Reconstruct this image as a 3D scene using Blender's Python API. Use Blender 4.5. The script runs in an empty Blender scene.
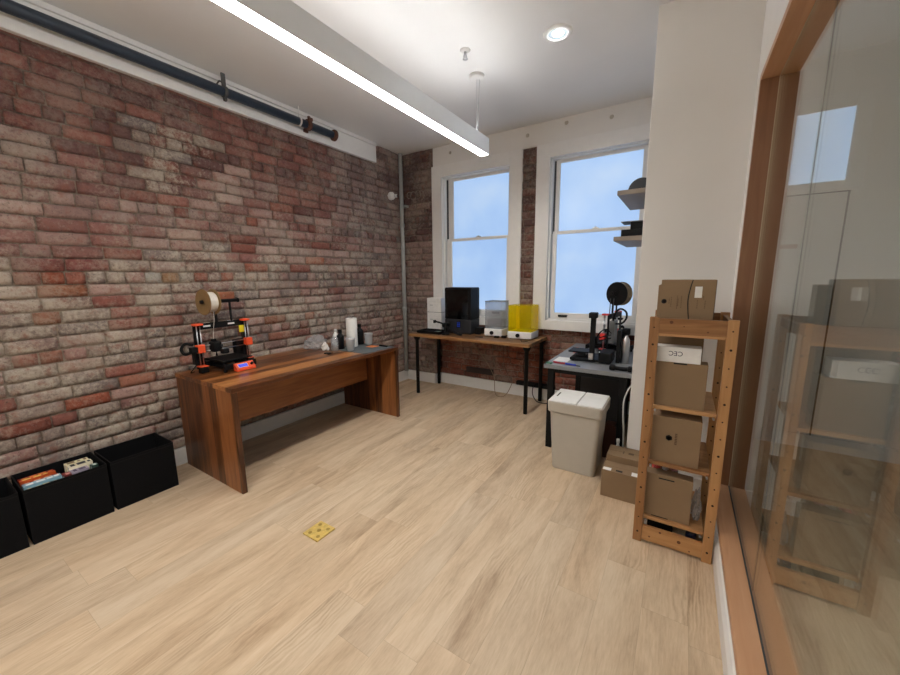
import bpy, bmesh, math, random
from mathutils import Vector, Matrix, noise
R = math.radians
random.seed(7)
scene = bpy.context.scene
COL = scene.collection

# ------------------------------------------------------------------ helpers
def lin(c):
    return tuple(((v/255)/12.92 if v/255 <= .04045 else ((v/255+.055)/1.055)**2.4) for v in c)

def new_mat(name):
    m = bpy.data.materials.new(name); m.use_nodes = True
    nt = m.node_tree; nt.nodes.clear()
    out = nt.nodes.new('ShaderNodeOutputMaterial')
    return m, nt, out

def L(nt, a, b): nt.links.new(a, b)

def N(nt, typ, **kw):
    n = nt.nodes.new('ShaderNode'+typ)
    for k, v in kw.items(): setattr(n, k, v)
    return n

def val(nt, op, a, b=None, c=None, clamp=False):
    n = N(nt, 'Math', operation=op, use_clamp=clamp)
    for i, v in enumerate((a, b, c)):
        if v is None: continue
        if isinstance(v, (int, float)): n.inputs[i].default_value = v
        else: L(nt, v, n.inputs[i])
    return n.outputs[0]

def mixc(nt, fac, a, b, mode='MIX'):
    n = N(nt, 'Mix', data_type='RGBA', blend_type=mode)
    for s, v in ((n.inputs[0], fac), (n.inputs[6], a), (n.inputs[7], b)):
        if isinstance(v, (int, float)): s.default_value = v
        elif isinstance(v, tuple): s.default_value = (*v[:3], 1)
        else: L(nt, v, s)
    return n.outputs[2]

def ramp(nt, fac, stops, interp='LINEAR'):
    n = N(nt, 'ValToRGB'); cr = n.color_ramp; cr.interpolation = interp
    while len(cr.elements) < len(stops): cr.elements.new(.5)
    for e, (p, c) in zip(cr.elements, stops): e.position = p; e.color = (*c[:3], 1)
    L(nt, fac, n.inputs[0]); return n.outputs[0]

def mat(name, rgb, rough=.5, metal=0, var=.06, scale=18, bump=0, spec=.5, coat=0):
    """plain surface with a faint procedural mottling"""
    m, nt, out = new_mat(name)
    b = N(nt, 'BsdfPrincipled'); L(nt, b.outputs[0], out.inputs[0])
    c = lin(rgb)
    tc = N(nt, 'TexCoord'); nz = N(nt, 'TexNoise'); nz.inputs['Scale'].default_value = scale; nz.inputs['Detail'].default_value = 4
    L(nt, tc.outputs['Object'], nz.inputs['Vector'])
    col = ramp(nt, nz.outputs[0], [(.3, tuple(v*(1-var) for v in c)), (.7, tuple(min(1, v*(1+var)) for v in c))])
    L(nt, col, b.inputs['Base Color'])
    b.inputs['Roughness'].default_value = rough; b.inputs['Metallic'].default_value = metal
    b.inputs['Specular IOR Level'].default_value = spec; b.inputs['Coat Weight'].default_value = coat
    if bump:
        bp = N(nt, 'Bump'); bp.inputs['Strength'].default_value = bump; bp.inputs['Distance'].default_value = .004
        n2 = N(nt, 'TexNoise'); n2.inputs['Scale'].default_value = scale*12; L(nt, tc.outputs['Object'], n2.inputs['Vector'])
        L(nt, n2.outputs[0], bp.inputs['Height']); L(nt, bp.outputs[0], b.inputs['Normal'])
    return m

def emis(name, rgb, strength):
    m, nt, out = new_mat(name)
    e = N(nt, 'Emission'); e.inputs[0].default_value = (*lin(rgb), 1); e.inputs[1].default_value = strength
    L(nt, e.outputs[0], out.inputs[0]); return m

def clear(name, tint, refl=1.0, ior=1.5, rough=.02, diffuse=0, dcol=(1, 1, 1)):
    """thin see-through sheet: tinted transmission plus Fresnel mirror, same from either face"""
    m, nt, out = new_mat(name)
    geo = N(nt, 'NewGeometry')
    io = val(nt, 'ADD', val(nt, 'MULTIPLY', geo.outputs['Backfacing'], 1/ior-ior), ior)
    fr = N(nt, 'Fresnel'); L(nt, io, fr.inputs['IOR'])
    t = N(nt, 'BsdfTransparent'); t.inputs[0].default_value = (*tint, 1)
    g = N(nt, 'BsdfGlossy'); g.inputs['Roughness'].default_value = rough; g.inputs['Color'].default_value = (1, 1, 1, 1)
    base = t.outputs[0]
    if diffuse:
        d = N(nt, 'BsdfDiffuse'); d.inputs[0].default_value = (*dcol, 1)
        tl = N(nt, 'BsdfTranslucent'); tl.inputs[0].default_value = (*dcol, 1)
        ad = N(nt, 'MixShader'); ad.inputs[0].default_value = .5; L(nt, d.outputs[0], ad.inputs[1]); L(nt, tl.outputs[0], ad.inputs[2])
        mx0 = N(nt, 'MixShader'); mx0.inputs[0].default_value = diffuse
        L(nt, t.outputs[0], mx0.inputs[1]); L(nt, ad.outputs[0], mx0.inputs[2]); base = mx0.outputs[0]
    mx = N(nt, 'MixShader'); L(nt, val(nt, 'MULTIPLY', fr.outputs[0], refl, clamp=True), mx.inputs[0])
    L(nt, base, mx.inputs[1]); L(nt, g.outputs[0], mx.inputs[2]); L(nt, mx.outputs[0], out.inputs[0])
    return m

class MB:
    """collects shapes, then links them as ONE mesh object"""
    def __init__(s): s.bm = bmesh.new(); s.mi = 0; s.mats = []
    def use(s, m):
        if m not in s.mats: s.mats.append(m)
        s.mi = s.mats.index(m); return s
    def _mark(s, faces, smooth=False):
        for f in faces: f.material_index = s.mi; f.smooth = smooth
    def box(s, a, b, bev=0, seg=2, M=None):
        c = [(a[i]+b[i])/2 for i in range(3)]; d = [abs(b[i]-a[i]) for i in range(3)]
        r = bmesh.ops.create_cube(s.bm, size=1, matrix=Matrix.Translation(c) @ Matrix.Diagonal((*d, 1)))
        vs = r['verts']; fs = list({f for v in vs for f in v.link_faces})
        s._mark(fs)
        if bev:
            es = list({e for v in vs for e in v.link_edges})
            rb = bmesh.ops.bevel(s.bm, geom=es, offset=min(bev, min(d)*.45), segments=seg, affect='EDGES', profile=.5)
            fs = [f for f in rb['faces']] ; s._mark(fs)
            vs = list({v for f in rb['faces'] for v in f.verts} | {v for v in vs if v.is_valid})
        if M is not None: bmesh.ops.transform(s.bm, matrix=M, verts=vs)
        return s
    def cyl(s, p0, p1, r, r2=None, seg=20, caps=True):
        p0, p1 = Vector(p0), Vector(p1); d = p1-p0
        q = d.to_track_quat('Z', 'Y').to_matrix().to_4x4()
        Mx = Matrix.Translation((p0+p1)/2) @ q
        x = bmesh.ops.create_cone(s.bm, cap_ends=caps, segments=seg, radius1=r, radius2=r if r2 is None else r2, depth=d.length, matrix=Mx)
        fs = {f for v in x['verts'] for f in v.link_faces}
        for f in fs: f.material_index = s.mi; f.smooth = len(f.verts) == 4
        return s
    def tube(s, pts, r, seg=10, sub=6, closed=False):
        P = [Vector(p) for p in pts]; Q = []
        if len(P) > 2:
            for i in range(len(P)-1):
                a, b, c, d = P[max(i-1, 0)], P[i], P[i+1], P[min(i+2, len(P)-1)]
                for k in range(sub):
                    t = k/sub
                    Q.append(.5*((2*b)+(c-a)*t+(2*a-5*b+4*c-d)*t*t+(3*b-a-3*c+d)*t**3))
            Q.append(P[-1])
        else: Q = P
        rings = []; up = Vector((0, 0, 1))
        for i, p in enumerate(Q):
            t = (Q[min(i+1, len(Q)-1)]-Q[max(i-1, 0)]).normalized()
            n = up - t*up.dot(t)
            if n.length < 1e-3: n = Vector((1, 0, 0)) - t*t.x
            n.normalize(); bq = t.cross(n); up = n
            rings.append([s.bm.verts.new(p+(n*math.cos(2*math.pi*k/seg)+bq*math.sin(2*math.pi*k/seg))*r) for k in range(seg)])
        for a, b in zip(rings, rings[1:]):
            for k in range(seg):
                f = s.bm.faces.new((a[k], a[(k+1) % seg], b[(k+1) % seg], b[k])); f.material_index = s.mi; f.smooth = True
        for rg in (rings[0][::-1], rings[-1]):
            f = s.bm.faces.new(rg); f.material_index = s.mi
        return s
    def lathe(s, prof, o=(0, 0, 0), axis='Z', seg=28, smooth=True):
        o = Vector(o); rings = []
        for r, h in prof:
            ring = []
            for k in range(seg):
                a = 2*math.pi*k/seg; u, v = r*math.cos(a), r*math.sin(a)
                p = {'Z': (u, v, h), 'X': (h, u, v), 'Y': (v, h, u)}[axis]
                ring.append(s.bm.verts.new(o+Vector(p)))
            rings.append(ring)
        for a, b in zip(rings, rings[1:]):
            for k in range(seg):
                try:
                    f = s.bm.faces.new((a[k], a[(k+1) % seg], b[(k+1) % seg], b[k])); f.material_index = s.mi; f.smooth = smooth
                except ValueError: pass
        for rg in (rings[0][::-1], rings[-1]):
            if (rg[0].co-rg[seg//2].co).length > 1e-4:
                f = s.bm.faces.new(rg); f.material_index = s.mi
        return s
    def prism(s, poly, ext, plane='XZ', at=0):
        """polygon in a plane, extruded from at to at+ext along the third axis"""
        def P(u, v, w): return {'XZ': (u, w, v), 'XY': (u, v, w), 'YZ': (w, u, v)}[plane]
        a = [s.bm.verts.new(P(u, v, at)) for u, v in poly]; b = [s.bm.verts.new(P(u, v, at+ext)) for u, v in poly]
        n = len(poly); fs = [s.bm.faces.new(a), s.bm.faces.new(b[::-1])]
        for k in range(n): fs.append(s.bm.faces.new((a[k], b[k], b[(k+1) % n], a[(k+1) % n])))
        s._mark(fs); return s
    def frame(s, x0, x1, z0, z1, y0, y1, w, wb=None, wt=None, bev=0):
        """rectangular frame in the XZ plane"""
        wb = w if wb is None else wb; wt = w if wt is None else wt
        s.box((x0, y0, z0), (x0+w, y1, z1), bev); s.box((x1-w, y0, z0), (x1, y1, z1), bev)
        s.box((x0+w, y0, z0), (x1-w, y1, z0+wb), bev); s.box((x0+w, y0, z1-wt), (x1-w, y1, z1), bev)
        return s
    def build(s, name, m=None, parent=None, loc=None):
        bmesh.ops.recalc_face_normals(s.bm, faces=s.bm.faces)
        me = bpy.data.meshes.new(name)
        off = Vector(loc) if loc is not None else None
        if off is None and parent is not None and parent.get('_w') is not None: off = Vector(parent['_w'])
        if off is not None: bmesh.ops.translate(s.bm, vec=-off, verts=s.bm.verts)
        s.bm.to_mesh(me); s.bm.free()
        for k in ([m] if m else s.mats): me.materials.append(k)
        o = bpy.data.objects.new(name, me); COL.objects.link(o)
        if loc is not None and parent is None: o.location = loc
        if loc is not None: o['_w'] = tuple(loc)
        if parent is not None:
            o.parent = parent
            if parent.get('_w') is not None: o['_w'] = tuple(parent['_w'])
        return o

def tag(o, label, cat, group=None, kind=None):
    o['label'] = label; o['category'] = cat
    if group: o['group'] = group
    if kind: o['kind'] = kind
    return o

def thing(name, label, cat, loc, rotz=0, group=None, local=False):
    """an Empty at the thing's base; parts are then built in world space (or in the thing's own space when local)"""
    o = bpy.data.objects.new(name, None); COL.objects.link(o); o.empty_display_size = .05
    o.location = loc; o.rotation_euler = (0, 0, rotz)
    if not local: o['_w'] = tuple(loc)
    return tag(o, label, cat, group)

def struct(o): o['kind'] = 'structure'; return o

def dup(root, loc, rotz=None, label=None):
    r = root.copy(); COL.objects.link(r); r.location = loc
    if rotz is not None: r.rotation_euler = (0, 0, rotz)
    if label: r['label'] = label
    for ch in list(root.children):
        c = ch.copy(); COL.objects.link(c); c.parent = r
        for g in list(ch.children):
            d = g.copy(); COL.objects.link(d); d.parent = c
    return r

def lettering(name, text, size, m, parent, loc, rot, ext=.0004):
    cu = bpy.data.curves.new(name, 'FONT'); cu.body = text; cu.size = size; cu.extrude = ext
    cu.align_x = 'CENTER'; cu.align_y = 'CENTER'
    o = bpy.data.objects.new(name, cu); COL.objects.link(o); o.data.materials.append(m)
    bpy.context.view_layer.update()
    me = bpy.data.meshes.new_from_object(o.evaluated_get(bpy.context.evaluated_depsgraph_get()))
    bpy.data.objects.remove(o); bpy.data.curves.remove(cu)
    me.materials.clear(); me.materials.append(m)
    o = bpy.data.objects.new(name, me); COL.objects.link(o)
    o.parent = parent
    w = Vector(parent['_w']) if parent.get('_w') is not None else Vector((0, 0, 0))
    o.location = Vector(loc)-w; o.rotation_euler = rot
    return o

# ------------------------------------------------------------------ materials
white_wall = mat('white_paint', (230, 227, 222), .75, var=.02, scale=3, bump=.05)
white_ceil = mat('ceiling_paint', (233, 232, 230), .85, var=.02, scale=2)
trim_white = mat('trim_paint', (233, 231, 227), .4, var=.02)
black_pl = mat('black_plastic', (13, 13, 14), .55, spec=.22)
black_mt = mat('black_matte', (10, 10, 11), .55, spec=.22)
black_leg = mat('black_powder_coat', (11, 11, 12), .55, spec=.22)
fabric_black = mat('black_canvas', (14, 14, 16), .85, spec=.15, var=.15, scale=90, bump=.3)
orange_pl = mat('orange_print', (232, 84, 42), .45)
red_pl = mat('red_print', (205, 45, 38), .45)
white_pl = mat('white_plastic', (232, 230, 226), .35)
grey_pl = mat('grey_plastic', (120, 122, 122), .5)
dkgrey_pl = mat('charcoal_plastic', (38, 40, 44), .45)
steel = mat('brushed_steel', (190, 190, 192), .28, metal=1)
kraft = mat('kraft_card', (140, 115, 86), .8, var=.05, scale=9, bump=.08)
kraft_dark = mat('kraft_card_edge', (120, 92, 62), .85)
kraft_spool = mat('kraft_spool_card', (140, 112, 72), .8)
ink = mat('black_ink', (28, 24, 22), .7)
ink_faint = mat('faded_print', (96, 74, 52), .8)
paper_white = mat('white_paper', (235, 233, 228), .8)
tape_white = mat('white_label_paper', (236, 234, 230), .6)
bin_grey = mat('warm_grey_plastic', (186, 180, 168), .5, var=.02)
bin_lid = mat('bin_lid_plastic', (244, 243, 239), .45, var=.02)
navy = mat('navy_pipe_paint', (44, 54, 66), .45, var=.08)
rust = mat('rusty_iron', (96, 62, 48), .75, metal=.2, var=.35, scale=40)
conduit_m = mat('galvanised_conduit', (176, 178, 176), .5, metal=.1)
fixture_m = mat('fixture_aluminium', (236, 238, 240), .4, var=.01)
desk_dark = mat('grey_laminate', (126, 128, 130), .38, var=.04)
mat_grey = mat('cutting_mat_rubber', (92, 98, 100), .6)
yellow_lb = mat('yellow_label', (240, 214, 30), .5)
screen_blue = emis('lit_lcd', (90, 100, 235), 1.1)
led_blue = emis('blue_led_panel', (40, 70, 190), .6)
blue_pl = mat('blue_handle', (36, 60, 170), .4)
red_grip = mat('red_handle', (176, 30, 48), .4)
maroon = mat('brown_paper_bag', (84, 48, 38), .8)
green_pl = mat('green_rubber', (60, 110, 84), .6)
orange_sheet = mat('orange_card', (225, 126, 62), .6)
filament_w = mat('white_filament', (228, 224, 214), .5)
filament_tan = mat('tan_filament', (120, 104, 80), .5)
brass = mat('brass_plate', (226, 196, 112), .4, metal=.25, var=.15, scale=60)
brass_dk = mat('brass_recess', (186, 154, 84), .5, metal=.6)
strip_on = emis('lit_diffuser', (255, 251, 246), 53)
fill_dim = emis('neighbour_fill_glow', (222, 236, 255), 6)
fill_up = emis('ceiling_fill_glow', (251, 251, 251), 46)
down_on = emis('lit_downlight', (240, 248, 255), 230)
down_glow = emis('lit_reflector', (216, 230, 238), 1.0)
clearcup = clear('clear_plastic', (.95, .96, .97), 1, rough=.08, diffuse=.2, dcol=(.95, .95, .95))
cup_pl = clear('frosted_cup', (.95, .96, .97), .8, rough=.2, diffuse=.38, dcol=(.95, .95, .95))
film = clear('crinkled_film', (.9, .91, .92), 1, rough=.1, diffuse=.38, dcol=(.85, .86, .86))
glass = clear('partition_glass', (.90, .93, .915), 1.0, ior=1.5, rough=.0)
smoke = clear('smoked_cover', (.16, .16, .17), 1, rough=.05)
frost_grey = clear('grey_acrylic', (.90, .91, .92), .5, rough=.2, diffuse=.16, dcol=(.9, .9, .9))
yellow_ac = clear('yellow_acrylic', (1, .93, .10), .5, rough=.04, diffuse=.25, dcol=(1, .90, .02))
gap_dark = mat('dark_gap', (30, 28, 26), .8)

def wood(name, along, across, strip, dark, mid, light, rough=.4, streak=1.0, joint=0):
    """boards with grain; axes are 0,1,2 in the thing's own space"""
    m, nt, out = new_mat(name)
    b = N(nt, 'BsdfPrincipled'); L(nt, b.outputs[0], out.inputs[0])
    tc = N(nt, 'TexCoord'); sp = N(nt, 'SeparateXYZ'); L(nt, tc.outputs['Object'], sp.inputs[0])
    A, B = sp.outputs[along], sp.outputs[across]; Cc = sp.outputs[3-along-across]
    idx = val(nt, 'FLOOR', val(nt, 'DIVIDE', B, strip))
    wn = N(nt, 'TexWhiteNoise', noise_dimensions='1D'); L(nt, idx, wn.inputs['W'])
    v = N(nt, 'CombineXYZ')
    L(nt, val(nt, 'MULTIPLY', A, 2.2), v.inputs[0]); L(nt, val(nt, 'MULTIPLY', B, 26), v.inputs[1])
    L(nt, val(nt, 'ADD', val(nt, 'MULTIPLY', Cc, 26), val(nt, 'MULTIPLY', wn.outputs[0], 31)), v.inputs[2])
    nz = N(nt, 'TexNoise'); nz.inputs['Scale'].default_value = 1.3; nz.inputs['Detail'].default_value = 7; nz.inputs['Distortion'].default_value = .7
    L(nt, v.outputs[0], nz.inputs['Vector'])
    f = val(nt, 'ADD', val(nt, 'MULTIPLY', val(nt, 'SUBTRACT', nz.outputs[0], .5), 1.25*streak), val(nt, 'ADD', val(nt, 'MULTIPLY', val(nt, 'SUBTRACT', wn.outputs[0], .5), .75), .5), clamp=True)
    col = ramp(nt, f, [(.1, lin(dark)), (.5, lin(mid)), (.92, lin(light))])
    L(nt, col, b.inputs['Base Color']); b.inputs['Roughness'].default_value = rough
    bp = N(nt, 'Bump'); bp.inputs['Strength'].default_value = .08; bp.inputs['Distance'].default_value = .002
    L(nt, nz.outputs[0], bp.inputs['Height']); L(nt, bp.outputs[0], b.inputs['Normal'])
    return m
W_D, W_M, W_L = (78, 42, 20), (150, 94, 50), (188, 128, 74)
walnut_top = wood('walnut_top', 1, 0, .085, W_D, W_M, W_L, .3)
walnut_side = wood('walnut_upright', 2, 0, .1, (66, 36, 17), (122, 72, 37), (156, 100, 56), .38)
walnut_panel = wood('walnut_panel', 1, 2, .16, W_D, (128, 76, 40), (158, 100, 56), .38)
oak_top = wood('oak_veneer_top', 0, 1, .07, (104, 70, 40), (150, 108, 66), (180, 136, 90), .4)
P_D, P_M, P_L = (136, 92, 52), (176, 128, 80), (198, 152, 102)
pine_v = wood('pine_upright', 2, 0, .3, P_D, P_M, P_L, .5, .7)
pine_h = wood('pine_rail', 0, 2, .3, P_D, P_M, P_L, .5, .7)
pine_y = wood('pine_side_rail', 1, 2, .3, P_D, P_M, P_L, .5, .7)
F_D, F_M, F_L = (152, 108, 76), (190, 142, 104), (204, 160, 124)
fir_y = wood('fir_casing_long', 1, 0, .5, F_D, F_M, F_L, .45, .6)
fir_z_shaded = wood('fir_upright_shaded', 2, 0, .5, (106, 72, 46), (134, 92, 62), (152, 110, 78), .45, .6)  # shade on the jamb is put into these darker fir tones

def floor_mat():
    m, nt, out = new_mat('oak_plank_floor')
    b = N(nt, 'BsdfPrincipled'); L(nt, b.outputs[0], out.inputs[0])
    tc = N(nt, 'TexCoord'); sp = N(nt, 'SeparateXYZ'); L(nt, tc.outputs['Object'], sp.inputs[0])
    X, Y = sp.outputs[0], sp.outputs[1]
    bx = val(nt, 'DIVIDE', val(nt, 'ADD', X, .225), .18); ix = val(nt, 'FLOOR', bx); fx = val(nt, 'FRACT', bx)
    wn = N(nt, 'TexWhiteNoise', noise_dimensions='1D'); L(nt, ix, wn.inputs['W'])
    by = val(nt, 'DIVIDE', val(nt, 'ADD', Y, val(nt, 'MULTIPLY', wn.outputs[0], 5.1)), 1.22)
    iy = val(nt, 'FLOOR', by); fy = val(nt, 'FRACT', by)
    cv = N(nt, 'CombineXYZ'); L(nt, ix, cv.inputs[0]); L(nt, iy, cv.inputs[1])
    w2 = N(nt, 'TexWhiteNoise', noise_dimensions='2D'); L(nt, cv.outputs[0], w2.inputs['Vector'])
    r = w2.outputs[0]
    # grain coordinates, shifted board by board
    sh = val(nt, 'MULTIPLY', r, 17)
    def vec(x, sy):
        c = N(nt, 'CombineXYZ'); L(nt, x, c.inputs[0]); L(nt, val(nt, 'MULTIPLY', Y, sy), c.inputs[1]); L(nt, sh, c.inputs[2]); return c.outputs[0]
    def noi(v, scale, det, rough=.5):
        n = N(nt, 'TexNoise'); n.inputs['Scale'].default_value = scale; n.inputs['Detail'].default_value = det; n.inputs['Roughness'].default_value = rough
        L(nt, v, n.inputs['Vector']); return n.outputs[0]
    warp = noi(vec(X, .22), 4.5, 3)
    Xw = val(nt, 'ADD', X, val(nt, 'MULTIPLY', warp, .22))
    broad = noi(vec(Xw, .14), 6.5, 3, .5)
    mid = noi(vec(Xw, .16), 21, 5, .6)
    pores = noi(vec(X, .10), 150, 4, .65)
    wv = N(nt, 'TexWave', wave_type='BANDS', bands_direction='X'); wv.inputs['Scale'].default_value = 17; wv.inputs['Distortion'].default_value = 5
    wv.inputs['Detail'].default_value = 4; wv.inputs['Detail Scale'].default_value = 1.2; L(nt, vec(Xw, .5), wv.inputs['Vector'])
    spots = ramp(nt, noi(vec(X, .35), 3.0, 2), [(.5, (0, 0, 0)), (.68, (1, 1, 1))])
    f = val(nt, 'ADD', val(nt, 'MULTIPLY', broad, .62), val(nt, 'MULTIPLY', mid, .52))
    f = val(nt, 'ADD', f, val(nt, 'MULTIPLY', val(nt, 'SUBTRACT', pores, .5), .30))
    f = val(nt, 'ADD', f, val(nt, 'MULTIPLY', val(nt, 'MULTIPLY', val(nt, 'SUBTRACT', wv.outputs[0], .5), spots), .13))
    f = val(nt, 'ADD', f, val(nt, 'MULTIPLY', val(nt, 'SUBTRACT', r, .5), .03))
    col = ramp(nt, f, [(.32, lin((166, 141, 114))), (.50, lin((197, 173, 144))), (.64, lin((212, 190, 161))), (.84, lin((223, 205, 179)))])
    tone = ramp(nt, r, [(0, lin((246, 247, 248))), (.5, lin((255, 252, 246))), (1, lin((255, 246, 234)))])
    col = mixc(nt, .45, col, tone, 'MULTIPLY')
    ex = val(nt, 'MULTIPLY', val(nt, 'MINIMUM', fx, val(nt, 'SUBTRACT', 1, fx)), .18)
    ey = val(nt, 'MULTIPLY', val(nt, 'MINIMUM', fy, val(nt, 'SUBTRACT', 1, fy)), 1.22)
    seam = val(nt, 'LESS_THAN', val(nt, 'MINIMUM', ex, ey), .0011)
    col = mixc(nt, val(nt, 'MULTIPLY', seam, .22), col, lin((110, 88, 66)))
    L(nt, col, b.inputs['Base Color'])
    b.inputs['Roughness'].default_value = .47; b.inputs['Specular IOR Level'].default_value = .4
    bp = N(nt, 'Bump'); bp.inputs['Strength'].default_value = .12; bp.inputs['Distance'].default_value = .002
    L(nt, pores, bp.inputs['Height']); L(nt, bp.outputs[0], b.inputs['Normal'])
    return m

def brick_mat():
    m, nt, out = new_mat('old_brick')
    b = N(nt, 'BsdfPrincipled'); L(nt, b.outputs[0], out.inputs[0])
    at = N(nt, 'Attribute', attribute_name='Col'); tc = N(nt, 'TexCoord')
    def noi(scale, det, rough, vec=None):
        n = N(nt, 'TexNoise'); n.inputs['Scale'].default_value = scale; n.inputs['Detail'].default_value = det; n.inputs['Roughness'].default_value = rough
        L(nt, vec or tc.outputs['Object'], n.inputs['Vector']); return n.outputs[0]
    n1 = noi(30, 9, .78)
    col = mixc(nt, .8, at.outputs['Color'], ramp(nt, n1, [(.30, (.30, .28, .27)), (.46, (.86, .84, .83)), (.60, (1.0, 1.0, 1.0)), (.75, (1.0, 1.0, 1.0))]), 'MULTIPLY')
    # lime wash: broad patches broken by fine crumbs, runs over brick and joint alike
    patch, crumb = noi(3.2, 3, .5), noi(34, 9, .78)
    f = val(nt, 'ADD', val(nt, 'MULTIPLY', patch, .55), val(nt, 'MULTIPLY', crumb, .75))
    wash = val(nt, 'MULTIPLY', ramp(nt, f, [(.60, (0, 0, 0)), (.74, (1, 1, 1))]), val(nt, 'ADD', val(nt, 'MULTIPLY', at.outputs['Alpha'], .85), .12))
    col = mixc(nt, wash, col, lin((186, 174, 158)))
    # dark pits and soot flecks
    n4 = noi(70, 5, .6)
    col = mixc(nt, ramp(nt, n4, [(.60, (0, 0, 0)), (.72, (.65, .65, .65))]), col, lin((62, 48, 43)))
    n5 = noi(15, 6, .7)
    col = mixc(nt, ramp(nt, n5, [(.54, (0, 0, 0)), (.66, (.6, .6, .6))]), col, lin((136, 84, 68)))
    L(nt, col, b.inputs['Base Color']); b.inputs['Roughness'].default_value = .92; b.inputs['Specular IOR Level'].default_value = .15
    h = val(nt, 'ADD', n1, val(nt, 'MULTIPLY', crumb, .8))
    bp = N(nt, 'Bump'); bp.inputs['Strength'].default_value = .85; bp.inputs['Distance'].default_value = .010
    L(nt, h, bp.inputs['Height']); L(nt, bp.outputs[0], b.inputs['Normal'])
    return m
BRICK = brick_mat()

# ------------------------------------------------------------------ brick walls (each wall one mesh of real bricks)
CH = .0835
def brick_wall(name, origin, udir, ndir, ulen, z0, z1, colour, seed, phase=0.0, fixed=()):
    rnd = random.Random(seed); bm = bmesh.new(); cl = bm.verts.layers.float_color.new('Col')
    o, u, n = Vector(origin), Vector(udir), Vector(ndir); up = Vector((0, 0, 1))
    def V(a, z, d, c):
        v = bm.verts.new(o+u*a+n*d+up*z); v[cl] = c; return v
    # mortar bed
    nu, nz = max(2, int(ulen/.05)), max(2, int((z1-z0)/.05)); grid = []
    for j in range(nz+1):
        row = []
        for i in range(nu+1):
            a, z = ulen*i/nu, z0+(z1-z0)*j/nz
            w = noise.noise(Vector((a*3, z*3, seed)))
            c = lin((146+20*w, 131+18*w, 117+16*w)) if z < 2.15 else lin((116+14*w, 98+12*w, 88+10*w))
            row.append(V(a, z, .003*noise.noise(Vector((a*14, z*14, seed))), (*c, .35)))
        grid.append(row)
    for j in range(nz):
        for i in range(nu): bm.faces.new((grid[j][i], grid[j][i+1], grid[j+1][i+1], grid[j+1][i]))
    k0 = int(math.floor((z0-1.472)/CH)); k1 = int(math.ceil((z1-1.472)/CH))
    for k in range(k0, k1+1):
        zb = 1.472+k*CH; head = (k % 6 == 0)
        a = -rnd.random()*.12 + (0 if head else (.118 if k % 2 else 0)) - .24 + phase
        while a < ulen:
            w = (.108 if head else .232)*(1+rnd.uniform(-.07, .09))
            if not head and rnd.random() < .07: w *= .52
            g = .006+rnd.random()*.004; a0, a1 = max(a+g/2, 0), min(a+w-g/2, ulen); a += w
            if a1-a0 < .03: continue
            za, zt = max(zb+.0042+rnd.uniform(-.002, .002), z0), min(zb+CH-.0042+rnd.uniform(-.002, .002), z1)
            if zt-za < .015: continue
            c = colour(o+u*((a0+a1)/2)+up*((za+zt)/2), rnd)
            for fy, fz, fc in fixed:
                if a0 <= fy <= a1 and za-.006 <= fz <= zt+.006: c = (*lin(tuple((v+(sum(fc)/3-v)*.22)*.95 for v in fc)), .35)
            dep = rnd.uniform(.007, .014); tilt = rnd.uniform(-.003, .003); tz = rnd.uniform(-.003, .003); sd = rnd.random()*90
            mx, mz = max(3, int((a1-a0)/.032)), 3; rows = []
            wav = lambda q: .009*noise.noise(Vector((q*1.6, zb*.6, seed)))
            for j in range(mz+1):
                r = []
                for i in range(mx+1):
                    s, t = i/mx, j/mz
                    edge = (i in (0, mx)) + (j in (0, mz))
                    e = .0022+.004*max(0, noise.noise(Vector((s*11, t*5, sd+13)))) if edge == 1 else (.0055 if edge == 2 else 0)
                    jx = noise.noise(Vector((s*9, t*4, sd)))*.0045; jz = noise.noise(Vector((s*9, t*4, sd+7)))*.0035
                    av = min(max(a0+(a1-a0)*s+jx, 0), ulen); zv = min(max(za+(zt-za)*t+jz+wav(av), z0), z1)
                    if edge == 2: av += .0015*(1 if i == 0 else -1); zv += .0012*(1 if j == 0 else -1)
                    d = dep-e+tilt*(s-.5)+tz*(t-.5)+.0035*noise.noise(Vector((s*7, t*3, sd+3)))
                    r.append(V(av, zv, d, c))
                rows.append(r)
            for j in range(mz):
                for i in range(mx): f = bm.faces.new((rows[j][i], rows[j][i+1], rows[j+1][i+1], rows[j+1][i])); f.smooth = True
            ring = rows[0]+[rows[j][mx] for j in range(1, mz+1)]+rows[mz][-2::-1]+[rows[j][0] for j in range(mz-1, 0, -1)]
            back = [bm.verts.new(v.co - n*((v.co-o).dot(n)+.004)) for v in ring]
            for v, q in zip(ring, back): q[cl] = v[cl]
            for i in range(len(ring)):
                q = (i+1) % len(ring); bm.faces.new((ring[i], back[i], back[q], ring[q]))
    bmesh.ops.recalc_face_normals(bm, faces=bm.faces)
    me = bpy.data.meshes.new(name); bm.to_mesh(me); bm.free(); me.materials.append(BRICK)
    ob = bpy.data.objects.new(name, me); COL.objects.link(ob); return struct(ob)

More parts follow.
